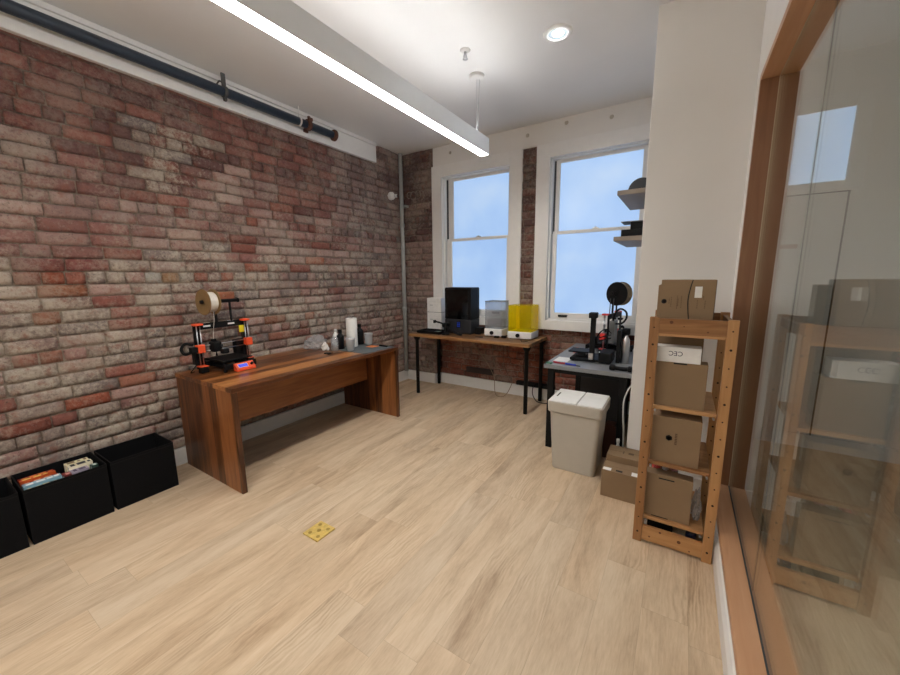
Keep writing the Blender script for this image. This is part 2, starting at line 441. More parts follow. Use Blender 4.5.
def pick(rnd, pal): c = rnd.choice(pal); k = rnd.uniform(.9, 1.1); return lin(tuple(min(255, v*k+d) for v, d in zip(c, (6, 6, 10))))
RED_TOP = [(126, 86, 74), (118, 80, 70), (132, 92, 79), (110, 80, 72), (138, 92, 78), (120, 90, 80)]
PINK = [(156, 127, 114), (147, 115, 103), (164, 136, 123), (140, 103, 91), (162, 137, 124), (151, 122, 110), (134, 95, 84)]
GREY = [(150, 134, 120), (140, 124, 111), (128, 114, 104), (156, 138, 122), (146, 122, 109), (136, 110, 97), (122, 110, 102)]
ORNG = [(144, 94, 76), (150, 102, 80), (134, 86, 72)]
DULL = [(140, 117, 106), (130, 108, 98), (146, 123, 112), (122, 98, 89), (150, 126, 114)]
O1, O2 = (168, 98, 66), (146, 82, 62)
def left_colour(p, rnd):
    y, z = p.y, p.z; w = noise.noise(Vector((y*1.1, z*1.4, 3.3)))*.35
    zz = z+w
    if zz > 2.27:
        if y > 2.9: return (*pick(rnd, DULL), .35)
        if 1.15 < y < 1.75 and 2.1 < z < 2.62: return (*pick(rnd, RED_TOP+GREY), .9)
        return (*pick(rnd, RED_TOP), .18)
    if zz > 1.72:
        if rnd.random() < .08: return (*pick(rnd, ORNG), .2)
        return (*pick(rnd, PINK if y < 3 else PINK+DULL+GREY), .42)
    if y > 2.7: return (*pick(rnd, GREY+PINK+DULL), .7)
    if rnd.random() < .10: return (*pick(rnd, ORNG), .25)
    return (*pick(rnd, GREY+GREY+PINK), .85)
def back_colour(p, rnd):
    if p.z > 2.0: return (*pick(rnd, [(112, 92, 84), (100, 82, 76), (122, 100, 90), (96, 72, 66)]), .3)
    return (*pick(rnd, DULL), .4)
def recess_colour(p, rnd): return (*pick(rnd, [(134, 76, 56), (120, 70, 54), (146, 86, 62), (112, 72, 58)]), .25)
FIX = [(.5, 1.508, O2), (.56, 1.508, (150, 76, 58)), (.68, 1.506, (168, 84, 58)), (.79, 1.506, (176, 100, 80)), (.64, 1.425, O1), (.92, 1.59, (184, 92, 62)), (.6, 1.59, (150, 84, 76)), (.82, 1.59, (158, 86, 78)),
       (.59, 1.262, O1), (.94, 1.18, (150, 70, 56)), (1.14, 1.512, (186, 182, 172)), (1.26, 1.511, (172, 124, 80)), (.89, 1.345, (160, 92, 80)), (1.1, 1.26, (168, 104, 90)),
       (2.6, 1.681, (186, 104, 74)), (2.04, 1.106, O1), (2.07, 1.597, (176, 98, 74)), (1.73, 1.512, (182, 100, 74)), (1.486, 1.509, (176, 98, 76)), (2.53, 1.108, (186, 108, 76)), (1.705, 1.369, (196, 112, 74)), (.75, .68, (176, 88, 62)), (.45, .62, (150, 80, 64)), (.5, 1.0, (160, 82, 62))]
XL, YP, YR = -3.395, 4.165, 4.265
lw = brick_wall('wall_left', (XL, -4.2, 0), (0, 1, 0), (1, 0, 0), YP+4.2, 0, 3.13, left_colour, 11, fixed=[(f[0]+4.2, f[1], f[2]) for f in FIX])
pier = brick_wall('wall_back', (XL, YP, 0), (1, 0, 0), (0, -1, 0), .53, 0, 3.13, back_colour, 23)
brick_wall('wall_back_pier', (-1.655, YP+.01, 0), (1, 0, 0), (0, -1, 0), .19, .86, 2.90, lambda p, r: (*pick(r, [(98, 72, 62), (90, 66, 58), (112, 84, 72), (104, 70, 58)]), .35), 31)
brick_wall('wall_back_recess', (-2.865, YR, 0), (1, 0, 0), (0, -1, 0), 2.62, .0, .92, recess_colour, 37)
m = MB(); m.box((-2.905, YP+.012, 0), (-2.868, YR+.02, .92)); struct(m.build('wall_back_return', mat('brick_return', (120, 84, 70), .9, var=.25, scale=24)))

# ------------------------------------------------------------------ room shell
ZC = 3.13
m = MB(); m.box((-3.6, -4.4, -.08), (3.4, 4.6, 0)); struct(m.build('floor', floor_mat()))
m = MB(); m.box((-3.6, -4.4, ZC), (3.4, 4.6, ZC+.1)); struct(m.build('ceiling', white_ceil))
m = MB(); m.box((-3.6, -4.4, 0), (3.4, -4.2, ZC)); struct(m.build('wall_front', white_wall))
m = MB(); m.box((-3.6, -4.2, 0), (XL-.01, 4.5, ZC)); m.box((-3.6, YR+.02, 0), (-2.9, 4.5, ZC)); struct(m.build('wall_left_core', mat('mortar', (130, 118, 108), .9)))
# white frieze above the windows
m = MB(); m.box((-2.87, YP-.012, 2.90), (-.25, 4.5, ZC), .003); struct(m.build('wall_back_frieze', white_wall))
for i, (x, z) in enumerate(((-2.60, 3.03), (-1.59, 3.03), (-1.165, 3.07), (-.725, 3.03))):
    m = MB(); m.lathe([(0.001, -.006), (.016, -.005), (.02, 0), (.012, .001)], (x, YP-.013, z), 'Y', 16); struct(m.build('trim_%d' % (i+20), mat('painted_plug', (196, 188, 174), .7)))
# masonry around and behind the windows
m = MB(); m.box((-2.865, YR+.02, 0), (-.25, 4.6, .9)); m.box((-1.66, YP+.03, .9), (-1.46, 4.6, 2.9)); m.box((-2.9, YP+.03, .9), (-2.80, 4.6, 2.9)); m.box((-.36, YP+.03, .9), (-.25, 4.6, 2.9)); struct(m.build('wall_back_core', white_wall))
# white wall block right of the second window (its end face looks at the camera)
m = MB(); m.box((-.262, 2.855, 0), (.43, 4.6, ZC), .004); struct(m.build('wall_right_return', white_wall))
# partition: stub, low wall and header carrying the fir-cased glass
XR, XG = .262, .345
m = MB(); m.box((XR, 2.735, 0), (.43, 2.86, ZC)); m.box((XR, -4.2, 2.55), (.43, 2.735, ZC)); m.box((XR, -4.2, 0), (.43, 2.735, .155)); struct(m.build('wall_right', white_wall))
m = MB(); m.box((XR, -4.2, 2.515), (.43, 2.735, 2.552), .002); struct(m.build('trim_1', fir_y))
m = MB(); m.box((XR, 2.70, .19), (.43, 2.737, 2.515), .002); struct(m.build('trim_2', fir_z_shaded))
m = MB(); m.box((XR-.004, -4.2, .155), (.43, 2.735, .19), .003); struct(m.build('trim_3', fir_y))
m = MB(); m.box((XR-.016, -4.2, 0), (XR, 2.86, .095), .003); m.prism([(XR-.016, .095), (XR, .095), (XR, .125), (XR-.006, .12)], 7.06, 'XZ', -4.2); struct(m.build('baseboard_right', trim_white))
m = MB(); m.box((-.262, 2.84, 0), (XR-.016, 2.855, .12), .003); struct(m.build('baseboard_return', trim_white))
gw = []
JY = 1.79
for i, (ya, yb) in enumerate(((JY+.0012, 2.70), (.30, JY-.0012), (-1.2, .296), (-4.2, -1.204))):
    m = MB(); m.box((XG-.005, ya, .19), (XG+.005, yb, 2.515)); struct(m.build('window_%d' % (i+3), glass))
seal = mat('dark_seal', (58, 64, 66), .5)
m = MB(); m.box((XG-.0075, -4.2, .1895), (XG+.0075, 2.70, .1955)); m.box((XG-.0014, JY-.0012, .195), (XG+.0014, JY+.0012, 2.512)); struct(m.build('trim_4', seal))
m = MB(); m.box((XG-.0065, 2.694, .19), (XG+.0065, 2.7005, 2.515)); m.box((XG-.0065, -4.2, 2.510), (XG+.0065, 2.70, 2.5155)); struct(m.build('trim_5', mat('pale_seal', (190, 170, 140), .5)))
# baseboards
def base(name, a, b, cap):
    m = MB(); m.box(a, b, .003); m.box(*cap, .002); return struct(m.build(name, trim_white))
base('baseboard_left', (XL-.01, -4.2, 0), (XL+.026, YP-.01, .135), ((XL+.026, -4.2, 0), (XL+.036, YP-.03, .016)))
base('baseboard_back', (XL+.02, YP-.03, 0), (-2.865, YP, .135), ((XL+.03, YP-.04, 0), (-2.865, YP-.03, .016)))
base('baseboard_recess', (-2.87, YR-.03, 0), (-.27, YR, .135), ((-2.87, YR-.04, 0), (-.27, YR-.03, .016)))
m = MB(); m.box((-2.885, YP-.03, 0), (-2.862, YR-.01, .135), .002); struct(m.build('baseboard_side', trim_white))
# long painted board below the ceiling on the brick wall
m = MB(); m.box((XL-.01, -4.2, 2.905), (XL+.045, 3.62, 3.095), .004); struct(m.build('trim_6', trim_white))
m = MB(); m.box((XL-.01, -4.2, 3.095), (XL+.06, 3.62, ZC), .003); struct(m.build('trim_7', white_wall))

# ------------------------------------------------------------------ windows
def pane_mat():
    m, nt, out = new_mat('frosted_daylight')
    tc = N(nt, 'TexCoord'); nz = N(nt, 'TexNoise'); nz.inputs['Scale'].default_value = 1.6; nz.inputs['Detail'].default_value = 3
    L(nt, tc.outputs['Object'], nz.inputs['Vector'])
    col = ramp(nt, nz.outputs[0], [(.3, lin((160, 194, 240))), (.5, lin((172, 203, 243))), (.72, lin((188, 212, 243)))])
    e = N(nt, 'Emission'); L(nt, col, e.inputs[0]); e.inputs[1].default_value = 1.0
    g = N(nt, 'BsdfGlossy'); g.inputs['Roughness'].default_value = .35; g.inputs[0].default_value = (.04, .04, .04, 1)
    ad = N(nt, 'AddShader'); L(nt, e.outputs[0], ad.inputs[0]); L(nt, g.outputs[0], ad.inputs[1]); L(nt, ad.outputs[0], out.inputs[0])
    return m
PANE = pane_mat()
frame_grey = mat('sash_track', (70, 70, 70), .6)
def sash_window(name, x0, x1, g0, g1, yo, cl=.155, cr=.155, zb=.882, zt=2.90):
    """x0..x1 outer casing, g0..g1 clear glass; yo = wall face"""
    r = bpy.data.objects.new(name, None); COL.objects.link(r); r.location = (x0, yo, zb); r['_w'] = (x0, yo, zb); struct(r)
    m = MB(); m.box((x0, yo-.022, zb), (x0+cl, yo+.02, zt), .004); m.box((x1-cr, yo-.022, zb), (x1, yo+.02, zt), .004)
    m.box((x0+cl, yo-.022, zt-.145), (x1-cr, yo+.02, zt), .004); m.box((x0+cl, yo-.022, zb), (x1-cr, yo+.02, zb+.11), .004)
    m.build('casing', trim_white, r)
    a, b, c, d = x0+cl, x1-cr, zb+.11, zt-.145
    m = MB(); m.box((a-.01, yo+.018, c-.01), (a+.02, yo+.16, d+.01)); m.box((b-.02, yo+.018, c-.01), (b+.01, yo+.16, d+.01))
    m.box((a, yo+.018, d-.01), (b, yo+.16, d+.01)); m.box((a, yo+.018, c-.01), (b, yo+.16, c+.02)); m.build('jamb', trim_white, r)
    m = MB(); m.box((a+.02, yo+.075, 1.965), (a+.036, yo+.14, d-.02)); m.build('sash_track', frame_grey, r)
    # upper sash (outer), lower sash (inner)
    for nm, z0, z1, y0, bot, top in (('upper_sash', 1.945, d-.01, yo+.09, .045, .034), ('lower_sash', c+.02, 1.985, yo+.04, .065, .035)):
        m = MB(); xa, xb = a+.036, b-.02
        m.box((xa, y0, z0), (g0, y0+.04, z1), .003); m.box((g1, y0, z0), (xb, y0+.04, z1), .003)
        m.box((g0, y0, z0), (g1, y0+.04, z0+bot), .003); m.box((g0, y0, z1-top), (g1, y0+.04, z1), .003)
        s = m.build(nm, trim_white, r)
        m = MB(); m.box((g0-.004, y0+.016, z0+bot-.004), (g1+.004, y0+.022, z1-top+.004)); m.build('pane', PANE, s)
        if nm == 'lower_sash':
            cx = (g0+g1)/2
            m = MB(); m.box((cx-.03, y0-.004, z1), (cx+.03, y0+.03, z1+.012), .003); m.cyl((cx, y0+.01, z1+.012), (cx, y0+.01, z1+.02), .012); m.build('sash_lock', steel, s)
            for hx in (g0+.10, g1-.13):
                m = MB(); m.box((hx-.05, y0-.016, z0+.018), (hx+.05, y0, z0+.032), .004); m.box((hx-.055, y0-.004, z0+.03), (hx+.055, y0, z0+.042), .002); m.build('lift_handle', black_mt, s)
    return r
sash_window('window_1', -2.89, -1.64, -2.622, -1.843, YP)
sash_window('window_2', -1.475, -.264, -1.238, -.43, YP, .155, .105)

# ------------------------------------------------------------------ the neighbouring room seen through the glass
m = MB(); m.box((.43, 4.17, 0), (3.4, 4.6, ZC)); struct(m.build('wall_neighbour_back', white_wall))
m = MB(); m.box((3.3, -4.2, 0), (3.4, 4.2, ZC)); struct(m.build('wall_neighbour_side', white_wall))
m = MB(); m.frame(.47, 1.09, 2.13, 2.83, 4.145, 4.17, .1, .075, .1, .004); struct(m.build('trim_8', trim_white))
m = MB(); m.box((.565, 4.155, 2.20), (.995, 4.168, 2.735)); struct(m.build('window_8', PANE))
m = MB(); m.box((.47, 4.158, .13), (1.02, 4.17, 2.118), .002); struct(m.build('trim_9', white_wall))
m = MB(); m.box((.455, 4.162, 2.116), (1.035, 4.1705, 2.128)); m.box((1.021, 4.162, .12), (1.033, 4.1705, 2.116)); struct(m.build('trim_10', gap_dark))
m = MB(); m.box((.58, 4.152, 1.70), (.77, 4.158, 1.735)); struct(m.build('trim_11', mat('pink_strip', (196, 160, 146), .7)))
m = MB(); m.box((.43, 4.155, 0), (3.3, 4.17, .12), .003); struct(m.build('baseboard_neighbour', trim_white))

# ------------------------------------------------------------------ lights
FX0, FX1, FZ, FY1, FY0 = -1.617, -1.534, 2.55, 3.09, -3.6
t = thing('linear_pendant_light', 'long white linear pendant lamp with lit underside hanging from the ceiling', 'lamp', ((FX0+FX1)/2, .6, FZ))
m = MB(); m.box((FX0, FY0, FZ+.006), (FX0+.006, FY1, FZ+.135)); m.box((FX1-.006, FY0, FZ+.006), (FX1, FY1, FZ+.135)); m.box((FX0+.006, FY0, FZ+.1), (FX1-.006, FY1, FZ+.135)); m.box((FX0, FY1-.004, FZ), (FX1, FY1, FZ+.135)); m.box((FX0, FY0, FZ), (FX1, FY0+.004, FZ+.135))
m.box((FX0, FY0, FZ), (FX0+.004, FY1, FZ+.006)); m.box((FX1-.004, FY0, FZ), (FX1, FY1, FZ+.006)); m.build('housing', fixture_m, t)
m = MB(); m.box((FX0+.0045, FY0+.005, FZ+.001), (FX1-.0045, FY1-.005, FZ+.012)); m.build('diffuser', strip_on, t)
m = MB(); m.box((-1.581, FY0+.03, FZ+.1345), (-1.569, FY1-.06, FZ+.153)); m.build('ceiling_fill_strip', fill_up, t)  # unseen glowing ridge added to brighten the ceiling
for y in (2.94, .9, -1.2, -3.4):
    c = MB(); c.lathe([(.001, -.028), (.05, -.028), (.06, -.02), (.062, 0)], (-1.575, y, ZC), 'Z'); cn = c.build('ceiling_canopy', trim_white, t)
    c = MB(); c.cyl((-1.575, y, FZ+.135), (-1.575, y, ZC-.027), .0016, seg=6); c.build('suspension_cable', steel, t)
c = MB(); c.cyl((-1.572, 2.95, FZ+.135), (-1.560, 2.955, ZC-.027), .0014, seg=6); c.build('power_cord', mat('white_cord', (150, 150, 148), .5), t)

def downlight(x, y, label, group=None):
    t = thing('recessed_downlight', label, 'lamp', (x, y, ZC), 0, group)
    m = MB(); m.lathe([(.062, -.002), (.066, -.010), (.092, -.008), (.098, 0)], (x, y, ZC)); m.build('trim_ring', white_pl, t)
    m = MB(); m.lathe([(.034, -.003), (.063, -.004), (.064, -.001)], (x, y, ZC)); m.build('reflector', down_glow, t)
    m = MB(); m.lathe([(.001, -.0045), (.034, -.004), (.035, -.001)], (x, y, ZC)); m.build('lens', down_on, t)
downlight(-.86, 2.77, 'round recessed ceiling downlight, lit, beside the white wall block')
downlight(-.86, -.6, 'round fill downlight added out of view nearer the camera, above the open floor')  # added fill lamp outside the view, for room brightness
downlight(-.86, -2.6, 'round fill downlight added out of view, farthest behind the camera')  # another unseen lamp added for bounce light
t = thing('linear_pendant_light', 'unseen linear fill lamp added to light the room behind the glass', 'lamp', (1.95, .6, 2.55))  # lamp put in to brighten the neighbouring room, never in view
m = MB(); m.box((1.88, -3.4, 2.556), (2.02, 3.0, 2.68)); m.build('housing', fixture_m, t)
m = MB(); m.box((1.885, -3.39, 2.551), (2.015, 2.99, 2.558)); m.build('diffuser', fill_dim, t)
for y in (-3, 2.6): m = MB(); m.cyl((1.95, y, 2.68), (1.95, y, ZC), .002, seg=6); m.build('suspension_cable', steel, t)

t = thing('fire_sprinkler', 'small chrome fire sprinkler head in the ceiling near the pendant lamp', 'sprinkler', (-1.485, 2.59, ZC))
m = MB(); m.lathe([(.001, -.012), (.018, -.012), (.034, -.006), (.038, 0)], (-1.485, 2.59, ZC)); m.build('escutcheon', white_pl, t)
m = MB(); m.cyl((-1.485, 2.59, ZC-.03), (-1.485, 2.59, ZC-.012), .01); m.box((-1.497, 2.587, ZC-.058), (-1.492, 2.593, ZC-.03)); m.box((-1.478, 2.587, ZC-.058), (-1.473, 2.593, ZC-.03)); m.cyl((-1.485, 2.59, ZC-.056), (-1.485, 2.59, ZC-.05), .008); m.build('nozzle', steel, t)
m = MB(); m.lathe([(.001, -.061), (.019, -.061), (.019, -.058), (.001, -.058)], (-1.485, 2.59, ZC)); m.build('deflector', steel, t)

# ------------------------------------------------------------------ services on the brick wall
PX, PZ = -3.268, 2.992
t = thing('sprinkler_pipe', 'dark navy pipe running along the board at the top of the brick wall', 'pipe', (PX, 1.0, PZ))
m = MB(); m.cyl((PX, -2.59, PZ), (PX, 2.885, PZ), .036, seg=28); m.build('pipe_run', navy, t)
m = MB(); m.lathe([(.036, -.02), (.046, -.018), (.05, -.006), (.056, -.004), (.056, .014), (.05, .018), (.001, .02)], (PX, 2.89, PZ), 'Y'); m.build('end_cap', rust, t)
m = MB(); m.lathe([(.0365, -.012), (.043, -.012), (.043, .012), (.0365, .012)], (PX, 1.78, PZ), 'Y'); m.box((PX-.006, 1.765, PZ+.04), (PX+.006, 1.795, ZC)); m.box((PX-.012, 1.77, PZ-.066), (PX+.012, 1.79, PZ-.04)); m.tube([(PX-.03, 1.74, PZ+.05), (PX, 1.75, PZ+.07), (PX+.02, 1.765, PZ+.05)], .006, 8); m.build('pipe_hanger', mat('grey_hanger', (92, 90, 88), .6, metal=.4), t)
m = MB(); m.lathe([(.0365, -.008), (.041, -.008), (.041, .008), (.0365, .008)], (PX, 2.47, PZ), 'Y'); m.cyl((PX, 2.47, PZ+.04), (PX, 2.47, ZC), .005, seg=8); m.build('pipe_hanger', white_pl, t)
m = MB(); m.lathe([(.0365, -.02), (.05, -.018), (.05, .018), (.0365, .02)], (PX, 2.57, PZ), 'Y'); m.box((PX+.03, 2.545, PZ+.03), (PX+.05, 2.595, PZ+.06), .004); m.box((PX-.05, 2.545, PZ-.06), (PX-.03, 2.595, PZ-.03), .004); m.cyl((PX+.02, 2.57, PZ+.03), (PX+.02, 2.57, PZ+.075), .014); m.build('pipe_coupling', rust, t)

t = thing('conduit', 'grey vertical conduit in the corner between the brick walls', 'pipe', (-3.325, 4.09, .16))
m = MB(); m.cyl((-3.353, 4.085, .137), (-3.353, 4.085, ZC), .027, seg=20); m.build('conduit_run', conduit_m, t)
for z in (1.05, 2.2): m = MB(); m.lathe([(.0272, -.03), (.032, -.028), (.032, .028), (.0272, .03)], (-3.353, 4.085, z)); m.build('coupling', conduit_m, t)
m = MB(); m.box((-3.38, 4.085, 2.44), (-3.29, YP+.005, 2.47), .003); m.build('pipe_strap', conduit_m, t)

t = thing('wall_alarm', 'small round white alarm on the brick wall beside the corner conduit', 'alarm', (XL, 3.90, 2.56))
m = MB(); m.lathe([(.001, .055), (.03, .054), (.048, .042), (.052, .012), (.052, -.002)], (XL+.004, 3.90, 2.56), 'X'); m.build('housing', white_pl, t)
m = MB(); m.cyl((XL+.05, 3.925, 2.562), (XL+.085, 3.94, 2.562), .022); m.build('sensor_barrel', white_pl, t)
for dy in (-.012, .012): m = MB(); m.cyl((XL+.075, 3.94+dy*.7, 2.562), (XL+.089, 3.945+dy, 2.562), .007, seg=12); m.build('sensor_eye', black_pl, t)
m = MB()
rr = random.Random(5)
for cx, cz, r0, a0, a1 in ((-3.27, 2.60, .035, 0, 5.2), (-3.2, 2.585, .045, 1, 6), (-3.12, 2.59, .045, -2, 2.4), (-3.07, 2.575, .05, -1.5, 2.2), (-3.17, 2.53, .03, 3, 5.5)):
    m.tube([(cx+r0*math.cos(a0+(a1-a0)*k/7), YP-.0125-.001*rr.random(), cz+1.2*r0*math.sin(a0+(a1-a0)*k/7)) for k in range(8)], .0042, 6)
tag(m.build('chalk_scrawl', mat('white_chalk', (150, 136, 126), .9, var=.3)), 'white scrawled loops on the brick pier left of the window', 'marking')

# ------------------------------------------------------------------ walnut desk
DX0, DX1, DY0, DY1, DZ = -3.345, -2.497, 1.205, 2.915, .77
t = thing('desk', 'long walnut desk with panel ends standing against the brick wall', 'desk', ((DX0+DX1)/2, (DY0+DY1)/2, 0))
m = MB(); m.box((DX0, DY0, DZ-.032), (DX1, DY1, DZ), .002); m.build('desk_top', walnut_top, t)
for y0, y1 in ((DY0+.002, DY0+.036), (DY1-.036, DY1-.002)):
    m = MB(); m.box((DX0+.01, y0, 0), (DX1-.004, y1, DZ-.032), .0015); m.build('side_panel', walnut_side, t)
m = MB(); m.box((-2.965, DY0+.036, .36), (-2.94, DY1-.036, DZ-.032), .001); m.build('modesty_panel', walnut_panel, t)

# ------------------------------------------------------------------ black storage boxes
def storage_box(y0, y1, label):
    x0, x1, h, w = -3.352, -3.036, .335, .008
    t = thing('storage_box', label, 'storage box', ((x0+x1)/2, (y0+y1)/2, 0), 0, 'black fabric boxes along the brick wall')
    m = MB(); m.box((x0, y0, 0), (x0+w, y1, h), .002); m.box((x1-w, y0, 0), (x1, y1, h), .002); m.box((x0+w, y0, 0), (x1-w, y0+w, h), .002); m.box((x0+w, y1-w, 0), (x1-w, y1, h), .002)
    m.build('box_wall', fabric_black, t)
    m = MB(); m.box((x0+w, y0+w, 0), (x1-w, y1-w, .01)); m.build('bottom', fabric_black, t)
    e = .0035; m = MB()
    m.box((x1-.001, y0+.001, h-.018), (x1+.0012, y1-.001, h-.014)); m.box((x0, y0-.001, h), (x1, y0+e, h+.0025), .001); m.box((x0, y1-e, h), (x1, y1+.001, h+.0025), .001); m.box((x0, y0, h), (x0+e, y1, h+.0025), .001); m.box((x1-e, y0, h), (x1, y1, h+.0025), .001)
    m.build('edge_binding', black_mt, t)
storage_box(.676, 1.026, 'empty black fabric storage box next to the walnut desk')
storage_box(.302, .660, 'black fabric storage box filled with colourful books, middle of the row')
storage_box(-.075, .286, 'black fabric storage box cut by the left edge of the photo')
def book(x, y, w, d, top, cols, label, ang=0, tilt=0):
    """a book standing in the box, spine up: w along x, d along y"""
    t = thing('book', label, 'book', (x, y, .0105), ang, 'books in the black storage box', local=True)
    h = top-.0105
    c1 = mat('cover_%02x%02x%02x' % cols[0], cols[0], .4, var=.1); c2 = mat('band_%02x%02x%02x' % cols[1], cols[1], .45, var=.1)
    m = MB(); m.box((-w/2, -d/2, 0), (-w/2+.0025, d/2, h), .0008); m.box((w/2-.0025, -d/2, 0), (w/2, d/2, h), .0008); m.box((-w/2, -d/2, h-.003), (w/2, d/2, h), .001); m.build('cover', c1, t)
    m = MB(); m.box((-w/2+.0025, -d/2+.004, .003), (w/2-.0025, d/2-.004, h-.003)); m.build('pages', paper_white, t)
    m = MB(); rr = random.Random(label); u = -d/2+.012
    while u < d/2-.02:
        l = rr.uniform(.012, .04); m.box((-w/2*rr.uniform(.3, .85), u, h-.0005), (w/2*rr.uniform(.3, .85), min(u+l, d/2-.008), h+.0006)); u += l+rr.uniform(.006, .02)
    m.build('spine_print', c2, t)
BK = [(-3.30, .395, .040, .150, .292, ((120, 22, 18), (226, 120, 60)), 'dark red book with orange spine print, rear left of the box'),
      (-3.255, .395, .030, .150, .300, ((205, 92, 42), (250, 214, 120)), 'orange book with a yellow spine band, beside the dark red one'),
      (-3.215, .398, .030, .152, .290, ((150, 30, 26), (232, 170, 140)), 'brick red book between the orange and pale blue books'),
      (-3.165, .398, .044, .158, .300, ((150, 190, 208), (240, 244, 246)), 'pale blue book with white spine print, left half of the box'),
      (-3.115, .400, .034, .160, .288, ((90, 120, 128), (225, 210, 150)), 'grey green book in front of the pale blue one'),
      (-3.075, .402, .030, .165, .278, ((30, 34, 36), (150, 140, 60)), 'black book at the front left of the box'),
      (-3.175, .506, .060, .040, .286, ((120, 40, 40), (210, 150, 140)), 'small dark red book in the middle of the box'),
      (-3.275, .572, .050, .110, .310, ((226, 214, 176), (120, 90, 60)), 'tall cream book at the back right of the box'),
      (-3.215, .575, .050, .112, .312, ((236, 228, 200), (40, 40, 44)), 'cream book with black spine lettering, right half of the box'),
      (-3.155, .558, .050, .080, .298, ((170, 160, 176), (80, 70, 96)), 'lilac grey book in front of the cream ones'),
      (-3.09, .520, .040, .060, .282, ((228, 236, 240), (120, 130, 140)), 'white slim book at the front middle of the box'),
      (-3.10, .592, .040, .062, .288, ((70, 56, 96), (220, 210, 226)), 'dark violet book at the front right of the box'),
      (-3.16, .628, .040, .034, .296, ((60, 84, 76), (210, 216, 206)), 'dark green book against the right end of the box')]
for a in BK: book(*a[:4], a[4]+.018, a[5], a[6])

# ------------------------------------------------------------------ brass floor box
t = thing('floor_outlet', 'square brass outlet cover plate set on the oak floor', 'floor outlet', (-1.726, 1.238, 0))
m = MB(); m.box((-1.792, 1.172, 0), (-1.660, 1.304, .009), .003); m.build('cover_plate', brass, t)
m = MB(); m.cyl((-1.726, 1.238, .009), (-1.726, 1.238, .0105), .012); m.build('center_screw', brass_dk, t)
for dx, dy in ((-.038, .038), (.038, -.038), (-.03, -.04), (.036, .036)):
    m = MB(); m.cyl((-1.726+dx, 1.238+dy, .009), (-1.726+dx, 1.238+dy, .0096), .011); m.build('outlet_cap', brass_dk, t)

# ------------------------------------------------------------------ filament spools (axis along the thing's own X)
def spool(name, label, loc, rotz, side, fil, rad=.1, w=.085, wall=.006, fill=.078, far=None):
    t = thing(name, label, 'filament spool', loc, rotz, local=True)
    for sx in (-1, 1):
        m = MB(); x = sx*w/2
        prof = [(.026, x-wall/2), (rad, x-wall/2), (rad, x+wall/2), (.026, x+wall/2), (.026, x-wall/2)]
        m.lathe(prof, (0, 0, 0), 'X', 40, False); m.build('flange', far if far and sx < 0 else side, t)
    m = MB(); m.lathe([(.026, -w/2), (.05, -w/2+.002), (.05, w/2-.002), (.026, w/2), (.026, -w/2)], (0, 0, 0), 'X', 32); m.build('hub', side, t)
    m = MB(); pr = [(.051, -w/2+.004)]
    for i in range(25): pr.append((fill+.0012*(i % 2), -w/2+.004+(w-.008)*i/24))
    pr.append((.051, w/2-.004)); m.lathe(pr, (0, 0, 0), 'X', 36); m.build('filament', fil, t)
    return t

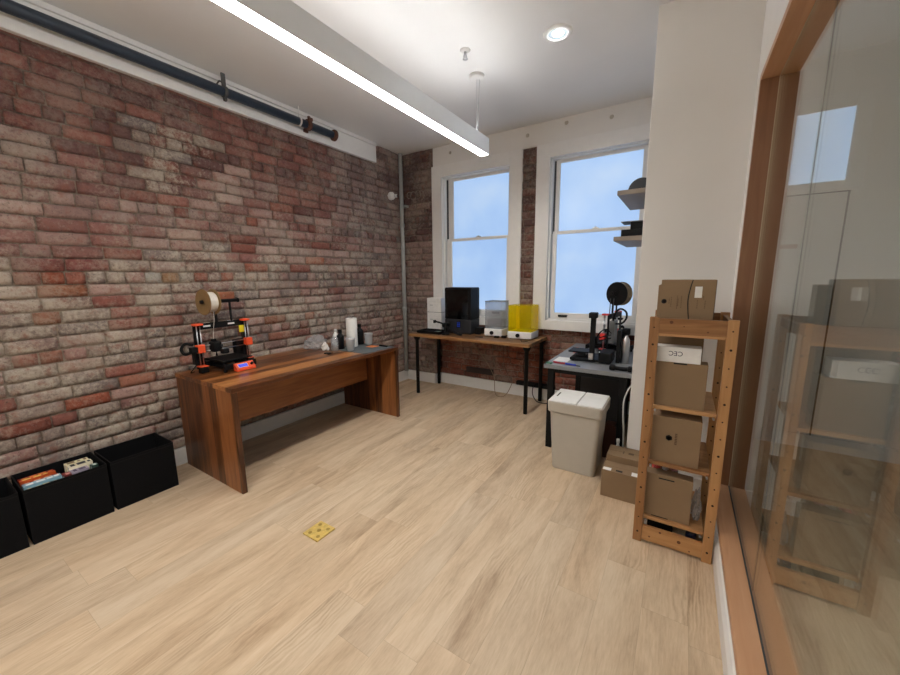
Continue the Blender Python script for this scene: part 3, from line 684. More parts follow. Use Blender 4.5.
# ------------------------------------------------------------------ bed-slinger 3D printer (front looks along the thing's own -Y)
def printer(label, loc, rotz, accent, psu_m, head_x=-.10, head_z=.20, screen=True, psu=(0, .21), hold=.502):
    t = thing('desktop_printer', label, '3d printer', loc, rotz, local=True)
    m = MB(); m.box((-.10, -.215, .03), (-.07, .155, .06), .002); m.box((.07, -.215, .03), (.10, .155, .06), .002); m.box((-.13, -.225, .022), (.13, -.21, .066), .003); m.box((-.13, .14, .022), (.13, .155, .066), .003); m.build('base_frame', black_pl, t)
    for x, y in ((-.115, -.2), (.115, -.2), (-.115, .135), (.115, .135)):
        m = MB(); m.cyl((x, y, 0), (x, y, .024), .014); m.build('foot', black_mt, t)
    m = MB(); m.box((-.215, -.003, .03), (-.165, .003, .385), .001); m.box((.165, -.003, .03), (.215, .003, .385), .001); m.box((-.165, -.003, .335), (.165, .003, .385), .001); m.box((-.165, -.003, .03), (.165, .003, .075), .001); m.build('gantry_frame', black_pl, t)
    for sx in (-1, 1):
        m = MB(); m.box((sx*.19-.026, -.066, .0), (sx*.19+.026, -.012, .048), .004); m.build('z_motor', black_mt, t)
        m = MB(); m.box((sx*.19-.03, -.07, .048), (sx*.19+.03, 0, .056), .003); m.build('motor_mount', accent, t)
        m = MB(); m.cyl((sx*.205, -.035, .06), (sx*.205, -.035, .375), .004, seg=10); m.cyl((sx*.18, -.035, .06), (sx*.18, -.035, .365), .004, seg=10); m.build('z_rod', steel, t)
        m = MB(); m.box((sx*.19-.03, -.055, .373), (sx*.19+.03, .004, .388), .003); m.build('rod_holder', accent, t)
        m = MB(); m.box((sx*.195-.028, -.062, head_z-.03), (sx*.195+.028, -.014, head_z+.034), .006); m.build('carriage_end', accent, t)
    m = MB(); m.box((-.27, -.062, head_z-.022), (-.222, -.02, head_z+.022), .004); m.build('x_motor', black_mt, t)
    m = MB(); m.cyl((-.19, -.038, head_z+.022), (.19, -.038, head_z+.022), .004, seg=10); m.cyl((-.19, -.038, head_z-.022), (.19, -.038, head_z-.022), .004, seg=10); m.build('x_rod', steel, t)
    m = MB(); m.box((head_x-.032, -.09, head_z-.035), (head_x+.034, -.02, head_z+.045), .008); m.box((head_x+.012, -.125, head_z-.055), (head_x+.07, -.085, head_z-.012), .01); m.cyl((head_x, -.06, head_z-.07), (head_x, -.06, head_z-.035), .008, .003); m.box((head_x-.015, -.045, head_z+.045), (head_x+.02, -.02, head_z+.065), .004); m.build('extruder', black_pl, t)
    m = MB(); m.box((head_x+.022, -.092, head_z+.0), (head_x+.04, -.05, head_z+.02), .003); m.build('extruder_fan', dkgrey_pl, t)
    m = MB(); m.box((-.125, -.19, .082), (.125, .06, .094), .004); m.build('print_bed', black_mt, t)
    m = MB(); m.box((-.10, -.15, .064), (.10, .03, .082), .004); m.build('bed_carriage', black_pl, t)
    m = MB(); m.box((.115, .012, psu[0]), (.205, .062, psu[1]), .003); m.build('power_supply', psu_m, t)
    m = MB(); m.box((-.22, .008, .06), (-.15, .05, .20), .004); m.build('control_box', black_pl, t)
    m = MB(); m.tube([(-.235, -.01, head_z-.01), (-.285, .0, head_z-.03), (-.305, .01, head_z+.01), (-.28, .0, head_z+.05), (-.23, -.01, head_z+.035)], .011, 10); m.build('cable_loop', black_mt, t)
    m = MB(); m.tube([(-.2, .03, .06), (-.235, .02, .03), (-.25, .03, .006), (-.22, .04, .005)], .004, 8); m.build('power_cable', black_mt, t)
    for x in (-.11, .085):
        m = MB(); m.box((x-.027, -.0042, .353), (x+.027, -.0028, .366)); m.box((x-.027, -.004, .3848), (x+.027, .004, .3862)); m.build('frame_label', tape_white, t)
    if screen:
        m = MB(); m.prism([(-.275, .004), (-.226, .004), (-.226, .06), (-.234, .064), (-.275, .02)], .155, 'YZ', -.065); s = m.build('screen_housing', accent, t)
        n = Vector((0, -.732, .682)); ctr = Vector((-.005, -.2545, .042))
        Mx = Matrix.Translation(ctr) @ Matrix.Rotation(math.atan2(.044, .041), 4, 'X')
        m = MB(); m.box((-.036, -.014, -.002), (.036, .014, .003), .001, 1, Mx); m.build('screen', screen_blue, s)
        m = MB(); m.box((-.04, -.017, -.002), (.04, .017, .0015), .001, 1, Mx); m.build('screen_bezel', white_pl, s)
        m = MB(); m.cyl(ctr+Vector((.072, 0, 0)), ctr+Vector((.072, 0, 0))+n*.016, .010); m.build('knob', black_pl, s)
        m = MB(); m.box((.145, -.016, .275), (.185, -.004, .335), .003); m.build('warning_label', yellow_lb, t)
    m = MB(); m.box((-.04, -.006, .385), (-.02, .006, hold), .002); m.box((.085, -.006, .385), (.10, .006, hold), .002); m.cyl((-.135, 0, hold), (.165, 0, hold), .014); m.cyl((.16, 0, hold), (.167, 0, hold), .019); m.build('spool_holder', black_pl, t)
    return t
P1 = printer('black and orange desktop 3D printer on the near end of the walnut desk', (-3.195, 1.515, DZ), R(94), orange_pl, black_mt, -.09, .19, hold=.55)
def P1w(v): return Matrix.Translation((-3.195, 1.515, DZ)) @ Matrix.Rotation(R(94), 4, 'Z') @ Vector(v)
spool('filament_spool', 'cardboard spool of white filament above the printer on the walnut desk', P1w((-.075, 0, .548)), R(95), kraft_spool, filament_w, .102, .078)
m = MB(); m.tube([P1w((-.085, -.079, .548)), P1w((-.087, -.075, .42)), P1w((-.09, -.05, .32)), P1w((-.09, -.04, .255))], .0018, 6); tag(m.build('filament_strand', filament_w), 'white filament strand running from the spool down to the printer head', 'filament')

# ------------------------------------------------------------------ things on the walnut desk
m = MB(); m.box((-3.02, 2.47, DZ), (-2.53, 2.90, DZ+.003), .001); tag(m.build('cutting_mat', mat_grey), 'grey rubber work mat on the far end of the walnut desk', 'mat')
ZM = DZ+.003
t = thing('paper_towel_roll', 'tall white paper towel roll standing on the desk mat', 'paper towel', (-2.94, 2.69, ZM))
m = MB(); m.lathe([(.02, 0), (.055, 0), (.057, .004), (.057, .300), (.055, .304), (.02, .304), (.02, 0)], (-2.94, 2.69, ZM)); m.build('paper', paper_white, t)
m = MB(); m.lathe([(.0185, .002), (.02, .001), (.02, .3045), (.0185, .3045), (.0185, .002)], (-2.94, 2.69, ZM)); m.build('core_tube', kraft, t)
def bottle(x, y, z, label, body, cap, r, h, ch, cr):
    t = thing('bottle', label, 'bottle', (x, y, z))
    m = MB(); m.lathe([(.001, 0), (r-.003, 0), (r, .004), (r, h*.72), (r*.9, h*.82), (r*.45, h*.93), (r*.42, h), (.001, h)], (x, y, z)); m.build('body', body, t)
    m = MB(); m.lathe([(.001, h-.001), (cr, h-.001), (cr, h+ch-.003), (cr-.002, h+ch), (.001, h+ch)], (x, y, z), 'Z', 20); m.build('cap', cap, t)
    return t
bottle(-2.945, 2.535, ZM, 'black bottle in front of the paper towel roll, beside the near cup', black_pl, black_mt, .037, .168, .032, .02)
bottle(-2.965, 2.825, ZM, 'black bottle behind the paper towel roll, beside the far cup', black_pl, black_mt, .042, .19, .032, .02)
bottle(-3.04, 2.555, DZ, 'white bottle half hidden behind the near black bottle', white_pl, white_pl, .03, .17, .03, .014)
def cup(x, y, label, fill):
    t = thing('plastic_cup', label, 'cup', (x, y, ZM))
    m = MB(); m.lathe([(.001, 0), (.036, 0), (.038, .003), (.046, .118), (.049, .119), (.049, .124), (.0445, .123), (.0365, .004), (.001, .004)], (x, y, ZM)); m.build('body', cup_pl, t)
    m = MB(); m.lathe([(.001, .0045), (.0355, .0045), (.0355+.008*fill/.12, fill), (.001, fill)], (x, y, ZM)); m.build('contents', mat('white_powder', (225, 224, 214), .8), t)
cup(-2.79, 2.525, 'clear plastic cup with white contents on the near edge of the mat', .085)
cup(-2.87, 2.862, 'clear plastic cup on the far side of the paper towel roll', .05)
t = thing('glass_jar', 'small clear glass jar on the desk, left of the near cup', 'jar', (-2.90, 2.42, DZ))
m = MB(); m.lathe([(.001, 0), (.034, 0), (.036, .004), (.036, .11), (.031, .125), (.031, .14), (.028, .14), (.028, .124), (.033, .108), (.033, .006), (.001, .006)], (-2.90, 2.42, DZ)); m.build('body', clearcup, t)
m = MB(); m.lathe([(.001, .007), (.032, .007), (.032, .06), (.001, .06)], (-2.90, 2.42, DZ)); m.build('contents', mat('grey_liquid', (150, 152, 150), .3), t)
def crumple(name, label, cx, cy, z, rx, ry, rz, m_, seed, cat):
    bm = bmesh.new(); bmesh.ops.create_icosphere(bm, subdivisions=4, radius=1)
    for v in bm.verts:
        p = v.co.copy(); d = 1+.55*noise.noise(p*1.7+Vector((seed, 0, 0)))+.3*abs(noise.noise(p*4.5+Vector((0, seed, 0))))-.15
        v.co = Vector((p.x*rx*d, p.y*ry*d, max(p.z*rz*d+rz*.72, 0.0005)))
    me = bpy.data.meshes.new(name); bm.to_mesh(me); bm.free(); me.materials.append(m_)
    o = bpy.data.objects.new(name, me); COL.objects.link(o); o.location = (cx, cy, z); return tag(o, label, cat)
crumple('plastic_bag', 'crumpled clear plastic bag lying on the desk by the brick wall', -3.2, 2.42, DZ, .085, .13, .075, film, 4, 'plastic bag')
crumple('tissue', 'crumpled white tissue between the clear bag and the glass jar', -3.02, 2.40, DZ, .035, .03, .05, paper_white, 9, 'tissue')
m = MB(); m.box((-2.80, 2.74, ZM), (-2.70, 2.85, ZM+.002)); tag(m.build('orange_card', orange_sheet), 'small orange card lying flat on the desk mat', 'card')
t = thing('scraper', 'black handled scraper lying at the far edge of the desk mat', 'tool', (-2.66, 2.86, ZM))
m = MB(); m.box((-2.70, 2.835, ZM), (-2.585, 2.862, ZM+.014), .006); m.build('handle', black_pl, t)
m = MB(); m.prism([(-2.70, 2.84), (-2.70, 2.857), (-2.78, 2.872), (-2.78, 2.825)], .0015, 'XY', ZM+.003); m.build('blade', steel, t)
t = thing('scissors', 'dark scissors lying open beside the glass jar', 'scissors', (-2.84, 2.33, DZ))
m = MB(); m.prism([(-2.86, 2.36), (-2.852, 2.354), (-2.80, 2.44)], .002, 'XY', DZ); m.prism([(-2.862, 2.352), (-2.854, 2.36), (-2.83, 2.45)], .002, 'XY', DZ+.002); m.build('blade', steel, t)
m = MB(); m.tube([(-2.858, 2.357, DZ+.004), (-2.885, 2.32, DZ+.005), (-2.9, 2.29, DZ+.005), (-2.88, 2.28, DZ+.005), (-2.868, 2.31, DZ+.005), (-2.858, 2.35, DZ+.005)], .004, 8); m.tube([(-2.857, 2.357, DZ+.004), (-2.855, 2.32, DZ+.005), (-2.85, 2.285, DZ+.005), (-2.83, 2.285, DZ+.005), (-2.84, 2.32, DZ+.005), (-2.855, 2.35, DZ+.005)], .004, 8); m.build('handle', black_pl, t)

# ------------------------------------------------------------------ oak table at the back wall
TX0, TX1, TY0, TY1, TZ = -2.925, -1.315, 3.625, 4.225, .785
t = thing('table', 'oak topped table with slim black legs under the left window', 'table', ((TX0+TX1)/2, (TY0+TY1)/2, 0))
m = MB(); m.box((TX0, TY0, TZ-.034), (TX1, TY1, TZ), .002); m.build('table_top', oak_top, t)
for x, y in ((-2.83, 3.675), (-1.36, 3.675), (-2.83, 4.165), (-1.36, 4.165)):
    m = MB(); m.lathe([(.001, 0), (.021, 0), (.022, .004), (.022, .70), (.03, .705), (.045, .745), (.045, .751), (.001, .751)], (x, y, 0), 'Z', 20); m.build('leg', black_leg, t)
t = thing('tray', 'flat black tray with a small green card at the left end of the oak table', 'tray', (-2.70, 3.84, TZ))
m = MB(); m.box((-2.865, 3.72, TZ), (-2.52, 3.94, TZ+.012), .004); m.frame(-2.865, -2.52, 0, 0, 0, 0, 0) if False else None
m.box((-2.865, 3.72, TZ+.01), (-2.853, 3.94, TZ+.034), .003); m.box((-2.532, 3.72, TZ+.01), (-2.52, 3.94, TZ+.034), .003); m.box((-2.853, 3.72, TZ+.01), (-2.532, 3.732, TZ+.034), .003); m.box((-2.853, 3.928, TZ+.01), (-2.532, 3.94, TZ+.034), .003); m.build('pan', black_pl, t)
m = MB(); m.box((-2.66, 3.76, TZ+.0125), (-2.58, 3.88, TZ+.02), .002); m.build('card', mat('pale_green_card', (130, 150, 138), .6), t)
def carton_white(z, h, label):
    t = thing('white_carton', label, 'carton', (-2.78, 4.05, z), 0, 'white cartons beside the resin printer')
    m = MB(); m.box((-2.885, 3.985, z), (-2.66, 4.125, z+h), .003); m.build('body', white_pl, t)
    m = MB(); m.box((-2.885, 3.9838, z+h-.05), (-2.66, 3.9852, z+h-.0485)); m.box((-2.84, 3.984, z+h-.10), (-2.79, 3.9852, z+h-.088)); m.build('print', mat('grey_print', (190, 190, 188), .6), t)
carton_white(TZ, .245, 'taller white carton standing on the oak table beside the black printer')
carton_white(TZ+.25, .185, 'smaller white carton stacked on the taller white one by the window')
m = MB(); m.box((-2.88, 3.99, TZ+.245), (-2.665, 4.12, TZ+.25)); tag(m.build('gap_shade', gap_dark), 'thin dark sheet drawn for the shaded gap between the two stacked white cartons', 'sheet')  # shade of the gap drawn as a dark sheet

# resin printer
RX0, RX1, RY0, RY1 = -2.548, -2.165, 3.90, 4.125
t = thing('resin_printer', 'tall black resin 3D printer with smoked cover on the oak table', '3d printer', ((RX0+RX1)/2, 4.02, TZ))
m = MB(); m.box((RX0, RY0, TZ+.012), (RX1, RY1, TZ+.185), .012); m.box((RX0+.02, RY0+.02, TZ), (RX1-.02, RY1-.02, TZ+.012)); m.build('base', dkgrey_pl, t)
m = MB(); m.box((RX0+.175, RY0-.002, TZ+.075), (RX0+.235, RY0+.003, TZ+.165), .002); pn = m.build('control_panel', black_pl, t)
for k in range(3):
    for j in range(2): m = MB(); m.box((RX0+.185+.023*j, RY0-.0032, TZ+.09+.022*k), (RX0+.2+.023*j, RY0-.0015, TZ+.102+.022*k)); m.build('indicator', led_blue, pn)
m = MB(); m.box((RX0+.002, RY0+.002, TZ+.187), (RX0+.016, RY1-.002, TZ+.565), .004); m.box((RX1-.05, RY0+.002, TZ+.187), (RX1-.002, RY1-.002, TZ+.565), .004); m.box((RX0+.002, RY0+.002, TZ+.55), (RX1-.002, RY1-.002, TZ+.578), .01); m.box((RX0+.002, RY1-.012, TZ+.187), (RX1-.002, RY1-.002, TZ+.56), .003)
for k in range(3): m.box((RX1-.0025, RY0+.05+.05*k, TZ+.2), (RX1+.001, RY0+.056+.05*k, TZ+.55))
m.build('cover_shell', black_pl, t)
m = MB(); m.box((RX0+.016, RY0+.004, TZ+.187), (RX1-.05, RY0+.009, TZ+.552)); m.build('cover_window', smoke, t)
m = MB(); m.box((RX0+.13, RY1-.06, TZ+.187), (RX0+.17, RY1-.014, TZ+.53), .003); m.cyl((RX0+.15, RY1-.065, TZ+.187), (RX0+.15, RY1-.065, TZ+.52), .008); m.build('z_column', steel, t)
m = MB(); m.box((RX0+.08, RY0+.04, TZ+.40), (RX0+.22, RY1-.065, TZ+.445), .004); m.box((RX0+.12, RY0+.06, TZ+.445), (RX0+.18, RY1-.06, TZ+.49), .004); m.build('build_platform', grey_pl, t)
m = MB(); m.box((RX0+.06, RY0+.03, TZ+.187), (RX0+.24, RY1-.07, TZ+.215), .004); m.build('resin_vat', dkgrey_pl, t)
m = MB(); m.box((RX0+.03, RY0+.012, TZ+.22), (RX0+.042, RY0+.02, TZ+.49), .002); m.build('light_bar', grey_pl, t)
# black adjustable stand in front of the resin printer
t = thing('phone_stand', 'black articulated phone stand in front of the resin printer', 'stand', (-2.46, 3.78, TZ))
m = MB(); m.lathe([(.001, 0), (.046, 0), (.048, .008), (.038, .022), (.018, .03), (.001, .03)], (-2.46, 3.78, TZ)); m.build('base', black_pl, t)
m = MB(); m.cyl((-2.46, 3.78, TZ+.025), (-2.465, 3.79, TZ+.12), .02); m.cyl((-2.50, 3.79, TZ+.115), (-2.43, 3.79, TZ+.115), .03); m.build('post', black_pl, t)
m = MB(); m.tube([(-2.46, 3.785, TZ+.12), (-2.53, 3.77, TZ+.145), (-2.60, 3.755, TZ+.16)], .011, 8); m.tube([(-2.455, 3.775, TZ+.11), (-2.38, 3.755, TZ+.075), (-2.30, 3.75, TZ+.035), (-2.22, 3.77, TZ+.015)], .014, 8); m.box((-2.615, 3.735, TZ+.14), (-2.595, 3.775, TZ+.178), .004); m.build('arm', black_pl, t)
m = MB(); m.cyl((-2.43, 3.80, TZ+.11), (-2.40, 3.80, TZ+.16), .015); m.build('clamp_knob', black_pl, t)
m = MB(); m.box((-2.15, 3.97, TZ), (-2.07, 4.09, TZ+.085), .006); tag(m.build('power_adapter', black_pl), 'black power adapter block on the table right of the resin printer', 'adapter')
# wash and cure stations
def station(x0, x1, y0, y1, hb, ht, cover, label, lid=None):
    t = thing('resin_station', label, 'wash and cure machine', ((x0+x1)/2, (y0+y1)/2, TZ), 0, 'resin stations on the oak table')
    m = MB(); m.box((x0, y0, TZ+.008), (x1, y1, TZ+hb), .01); m.build('base', white_pl, t)
    for a in (x0+.03, x1-.03):
        for b in (y0+.03, y1-.03): m = MB(); m.cyl((a, b, TZ), (a, b, TZ+.01), .012, seg=12); m.build('foot', black_mt, t)
    m = MB(); kx = x0+(x1-x0)*.45; m.cyl((kx, y0-.018, TZ+hb*.52), (kx, y0+.002, TZ+hb*.52), .022); m.build('knob', black_pl, t)
    m = MB(); a = .008; w = .004; h0, h1 = TZ+hb, TZ+ht
    m.box((x0+a, y0+a, h0), (x1-a, y0+a+w, h1)); m.box((x0+a, y1-a-w, h0), (x1-a, y1-a, h1)); m.box((x0+a, y0+a+w, h0), (x0+a+w, y1-a-w, h1)); m.box((x1-a-w, y0+a+w, h0), (x1-a, y1-a-w, h1)); m.box((x0+a+w, y0+a+w, h1-w), (x1-a-w, y1-a-w, h1))
    c = m.build('cover', cover, t)
    if lid:
        m = MB(); m.box((x0+.004, y0+.004, h1), (x1-.004, y1-.004, h1+.008), .003); m.build('lid', lid, t)
        m = MB(); m.box((x0+.03, y0+.03, h0), (x1-.03, y1-.03, h0+.11), .006); m.build('wash_tank', frost_grey, t)
    else:
        m = MB(); m.cyl(((x0+x1)/2, (y0+y1)/2, h0), ((x0+x1)/2, (y0+y1)/2, h0+.012), .075, seg=28); m.build('turntable', steel, t)
        m = MB(); m.box((x0+.02, y1-.04, h0), (x0+.06, y1-.016, h1-.03), .003); m.build('lamp_column', mat('amber_column', (214, 180, 30), .5), t)
    return t
station(-1.985, -1.755, 3.90, 4.12, .095, .415, frost_grey, 'wash machine with grey see-through cover on a white base', grey_pl)
station(-1.675, -1.385, 3.875, 4.125, .088, .385, yellow_ac, 'curing machine with bright yellow cover on a white base')
t = thing('hobby_knife', 'small dark blade tool lying in front of the wash machine', 'tool', (-1.98, 3.78, TZ))
m = MB(); m.cyl((-2.04, 3.78, TZ+.005), (-1.95, 3.80, TZ+.005), .005, seg=10); m.build('handle', dkgrey_pl, t)
m = MB(); m.prism([(-1.95, 3.797), (-1.95, 3.803), (-1.915, 3.81)], .0015, 'XY', TZ+.004); m.build('blade', steel, t)
m = MB(); m.box((-1.745, 3.86, TZ), (-1.69, 3.90, TZ+.028), .004); tag(m.build('plug_block', black_pl), 'small black plug block between the wash and curing machines', 'adapter')
m = MB(); m.box((-1.83, 3.845, TZ), (-1.77, 3.878, TZ+.022), .004); tag(m.build('usb_hub', black_mt), 'flat black hub in front of the wash machine', 'adapter')
m = MB(); m.tube([(-1.40, 3.80, TZ+.004), (-1.44, 3.74, TZ+.004), (-1.47, 3.80, TZ+.004), (-1.50, 3.84, TZ+.004)], .004, 8); tag(m.build('short_cable', black_mt), 'short black cable end in front of the yellow curing machine', 'cable')
# cables below the oak table
pale_cab = mat('beige_cable', (150, 128, 104), .6)
m = MB(); m.tube([(-2.33, 4.215, TZ-.036), (-2.30, 4.20, .62), (-2.12, 4.20, .42), (-1.98, 4.17, .22), (-1.93, 4.10, .06), (-1.88, 4.06, .008), (-1.80, 4.07, .008), (-1.76, 4.13, .06), (-1.74, 4.215, .16)], .0042, 8); tag(m.build('cord', pale_cab), 'thin beige cord drooping to the floor under the oak table', 'cord')
m = MB(); m.tube([(-1.88, 4.215, TZ-.036), (-1.87, 4.225, .6), (-1.86, 4.225, .38), (-1.80, 4.22, .25)], .004, 8); tag(m.build('cord', mat('brown_cord', (92, 66, 50), .6)), 'brown cord hanging straight behind the middle of the oak table', 'cord')
m = MB(); m.tube([(-1.57, 4.215, TZ-.036), (-1.56, 4.225, .6), (-1.60, 4.225, .42), (-1.585, 4.22, .26)], .004, 8); tag(m.build('cord', black_mt), 'black cord hanging behind the right half of the oak table', 'cord')
m = MB(); m.tube([(-1.45, 4.20, .20), (-1.44, 4.12, .1), (-1.38, 4.09, .02), (-1.30, 4.09, .006), (-1.2, 4.12, .006)], .005, 8); tag(m.build('cord', black_mt), 'black cord dropping to the floor by the right legs of the oak table', 'cord')
m = MB(); m.box((-1.68, 4.185, .15), (-1.20, 4.25, .2), .006); tag(m.build('power_strip', black_mt), 'black power strip mounted on the brick low under the oak table', 'power strip')
m = MB(); m.box((-2.42, 4.22, .21), (-2.02, 4.253, .285), .005); tag(m.build('wall_raceway', mat('dark_raceway', (48, 32, 28), .6)), 'dark cable box fixed to the brick under the middle of the oak table', 'cable box')

# ------------------------------------------------------------------ grey desk by the right window
GX0, GX1, GY0, GY1, GZ = -.955, -.275, 3.0, 4.13, .755
t = thing('workbench', 'grey topped bench with black legs under the right window', 'table', (-.615, 3.6, 0))
m = MB(); m.box((GX0, GY0, GZ-.034), (GX1, GY1, GZ), .002); m.build('table_top', desk_dark, t)
for x, y in ((-.90, 3.05), (-.335, 3.05), (-.90, 4.07), (-.335, 4.07)):
    m = MB(); m.box((x-.026, y-.026, 0), (x+.026, y+.026, GZ-.034), .003); m.build('leg', black_leg, t)
m = MB(); m.box((-.874, 3.04, GZ-.075), (-.361, 3.06, GZ-.034)); m.build('apron', black_leg, t)
m = MB(); m.box((-.874, 4.06, GZ-.075), (-.361, 4.08, GZ-.034)); m.build('apron', black_leg, t)
t = thing('floor_cabinet', 'black cabinet standing on the floor beneath the grey bench', 'cabinet', (-.57, 3.75, 0))
m = MB(); m.box((-.78, 3.56, .012), (-.38, 3.98, .56), .006); m.build('body', black_pl, t)
for x in (-.76, -.4):
    for y in (3.6, 3.94): m = MB(); m.cyl((x, y, 0), (x, y, .012), .015, seg=10); m.build('foot', black_mt, t)
m = MB(); m.box((-.765, 3.556, .04), (-.395, 3.561, .545), .002); m.build('front_panel', mat('dark_panel', (38, 39, 42), .5), t)
m = MB(); m.tube([(-.272, 3.06, .66), (-.292, 3.01, .63), (-.315, 2.985, .54), (-.312, 2.98, .42), (-.302, 2.975, .3), (-.296, 2.98, .1), (-.285, 2.985, .008), (-.275, 3.02, .007)], .006, 8); tag(m.build('cord', mat('white_cable', (200, 198, 192), .5)), 'white cord hanging by the bench leg next to the white wall', 'cord')

# second machine pair on the bench: a small printer with one tower, and a spool printer behind
def bench(v): return v
t = thing('mini_printer', 'small black 3D printer with a single upright tower on the grey bench', '3d printer', (-.66, 3.38, GZ))
m = MB(); m.box((-.80, 3.24, GZ+.008), (-.47, 3.52, GZ+.03), .004); m.box((-.56, 3.22, GZ+.008), (-.46, 3.42, GZ+.10), .008); m.build('base', black_pl, t)
for x, y in ((-.78, 3.26), (-.49, 3.26), (-.78, 3.5), (-.49, 3.5)): m = MB(); m.cyl((x, y, GZ), (x, y, GZ+.01), .012, seg=10); m.build('foot', black_mt, t)
m = MB(); m.box((-.640, 3.245, GZ+.03), (-.602, 3.283, GZ+.385), .003); m.build('tower', black_mt, t)
m = MB(); m.box((-.655, 3.225, GZ+.385), (-.59, 3.30, GZ+.432), .006); m.build('tower_head', black_pl, t)
m = MB(); m.box((-.642, 3.222, GZ+.03), (-.603, 3.246, GZ+.082), .003); m.build('tower_foot', steel, t)
m = MB(); m.box((-.83, 3.30, GZ+.065), (-.655, 3.47, GZ+.078), .003); m.build('print_bed', black_mt, t)
m = MB(); m.box((-.76, 3.34, GZ+.03), (-.69, 3.44, GZ+.066), .004); m.build('bed_carriage', dkgrey_pl, t)
m = MB(); m.box((-.62, 3.285, GZ+.16), (-.585, 3.335, GZ+.22), .004); m.cyl((-.60, 3.31, GZ+.205), (-.52, 3.56, GZ+.205), .005, seg=8); m.cyl((-.60, 3.31, GZ+.175), (-.52, 3.56, GZ+.175), .005, seg=8); m.build('print_arm', black_pl, t)
m = MB(); m.tube([(-.60, 3.30, GZ+.20), (-.57, 3.31, GZ+.26), (-.53, 3.36, GZ+.28), (-.50, 3.42, GZ+.24)], .005, 8); m.build('wire_bundle', black_mt, t)
m = MB(); m.cyl((-.565, 3.24, GZ+.10), (-.50, 3.25, GZ+.03+.045), .006, seg=8); m.build('lever', steel, t)

P2 = printer('black and red desktop 3D printer at the window end of the grey bench', (-.535, 3.83, GZ), R(-98), red_pl, grey_pl, -.02, .17, False, (.115, .325), .575)
m = MB()
for k in range(7): m.box((.2045, .017+.0062*k, .135), (.2065, .020+.0062*k, .305))
m.build('vent_ribs', mat('grey_ribs', (96, 98, 98), .6), P2)
m = MB(); m.tube([(.19, .04, .325), (.2, .06, .40), (.2, .10, .44), (.2, .15, .415), (.2, .155, .36), (.19, .12, .31), (.18, .06, .30)], .0085, 10); m.build('cable_loop', black_mt, P2)
m = MB(); m.cyl((.17, .0, .388), (.17, .0, .53), .004, seg=8); m.cyl((.17, .03, .30), (.17, .03, .53), .004, seg=8); m.build('spool_arm', dkgrey_pl, P2)
def P2w(v): return Matrix.Translation((-.535, 3.83, GZ)) @ Matrix.Rotation(R(-98), 4, 'Z') @ Vector(v)
spool('filament_spool', 'black spool above the bench printer in front of the right window', P2w((.125, .06, .572)), R(-118), black_pl, filament_tan, .108, .07, .006, .1, filament_tan)
bottle(-.372, 3.36, GZ, 'tall steel flask with black cap beside the white wall', steel, black_pl, .033, .25, .05, .03)
m = MB(); m.box((-.44, 3.33, GZ), (-.41, 3.40, GZ+.28), .004); tag(m.build('filter_block', black_pl), 'slim black upright box next to the steel flask', 'box')
t = thing('handheld_tool', 'black handheld tool lying at the front edge of the bench', 'tool', (-.37, 3.10, GZ))
m = MB(); m.tube([(-.425, 3.06, GZ+.022), (-.38, 3.07, GZ+.017), (-.33, 3.07, GZ+.017), (-.295, 3.07, GZ+.022)], .016, 12); m.box((-.445, 3.04, GZ), (-.40, 3.085, GZ+.045), .012); m.box((-.315, 3.045, GZ), (-.28, 3.095, GZ+.042), .012); m.build('body', black_pl, t)
t = thing('pliers', 'red and blue handled pliers lying at the front of the bench', 'pliers', (-.80, 3.09, GZ))
m = MB(); m.tube([(-.79, 3.075, GZ+.008), (-.85, 3.07, GZ+.008), (-.895, 3.085, GZ+.008)], .0075, 8); m.build('red_handle', red_grip, t)
m = MB(); m.tube([(-.79, 3.07, GZ+.008), (-.74, 3.055, GZ+.008), (-.70, 3.055, GZ+.008)], .0085, 8); m.build('blue_handle', blue_pl, t)
m = MB(); m.prism([(-.70, 3.045), (-.70, 3.065), (-.665, 3.052)], .008, 'XY', GZ); m.build('jaw', dkgrey_pl, t)
m = MB(); m.box((-.945, 3.02, GZ), (-.895, 3.06, GZ+.012), .004); tag(m.build('eraser', green_pl), 'small green block on the left front corner of the bench', 'block')
m = MB(); m.box((-.86, 3.60, GZ), (-.80, 3.66, GZ+.03), .004); m.cyl((-.83, 3.63, GZ+.03), (-.83, 3.63, GZ+.045), .02); tag(m.build('corner_bracket', orange_pl), 'orange printed bracket at the left edge of the grey bench', 'bracket')
m = MB(); m.box((-.92, 3.16, GZ), (-.80, 3.34, GZ+.0015)); tag(m.build('paper_sheet', paper_white), 'white paper sheet lying on the left edge of the grey bench', 'paper')

# ------------------------------------------------------------------ wall shelves at the right window
slab = mat('grey_shelf_laminate', (140, 128, 116), .55, var=.05)
def wall_shelf(z, x0, x1, y0, y1, label):
    m = MB(); m.box((x0, y0, z), (x1, y1, z+.032), .002); return tag(m.build('wall_shelf', slab), label, 'shelf', 'floating shelves by the right window')
wall_shelf(2.075, -.463, -.262, 3.045, 3.80, 'upper grey floating shelf on the side of the white wall block')
wall_shelf(1.748, -.470, -.262, 3.045, 3.80, 'lower grey floating shelf on the side of the white wall block')
spool('filament_spool', 'dark spool standing on the upper floating shelf', (-.366, 3.66, 2.107+.1), R(84), dkgrey_pl, mat('gold_filament', (200, 160, 70), .4), .1, .06)
m = MB(); m.box((-.44, 3.20, 2.107), (-.37, 3.42, 2.127), .004); tag(m.build('flat_case', black_mt), 'flat black case lying on the upper floating shelf', 'case')
m = MB(); m.box((-.425, 3.07, 1.78), (-.275, 3.30, 1.83), .004); tag(m.build('black_box', black_pl), 'wide black box lying on the lower floating shelf', 'box')
m = MB(); m.box((-.366, 3.09, 1.83), (-.285, 3.25, 1.885), .004); tag(m.build('black_box', black_mt), 'small black box stacked on the wide one on the lower shelf', 'box')
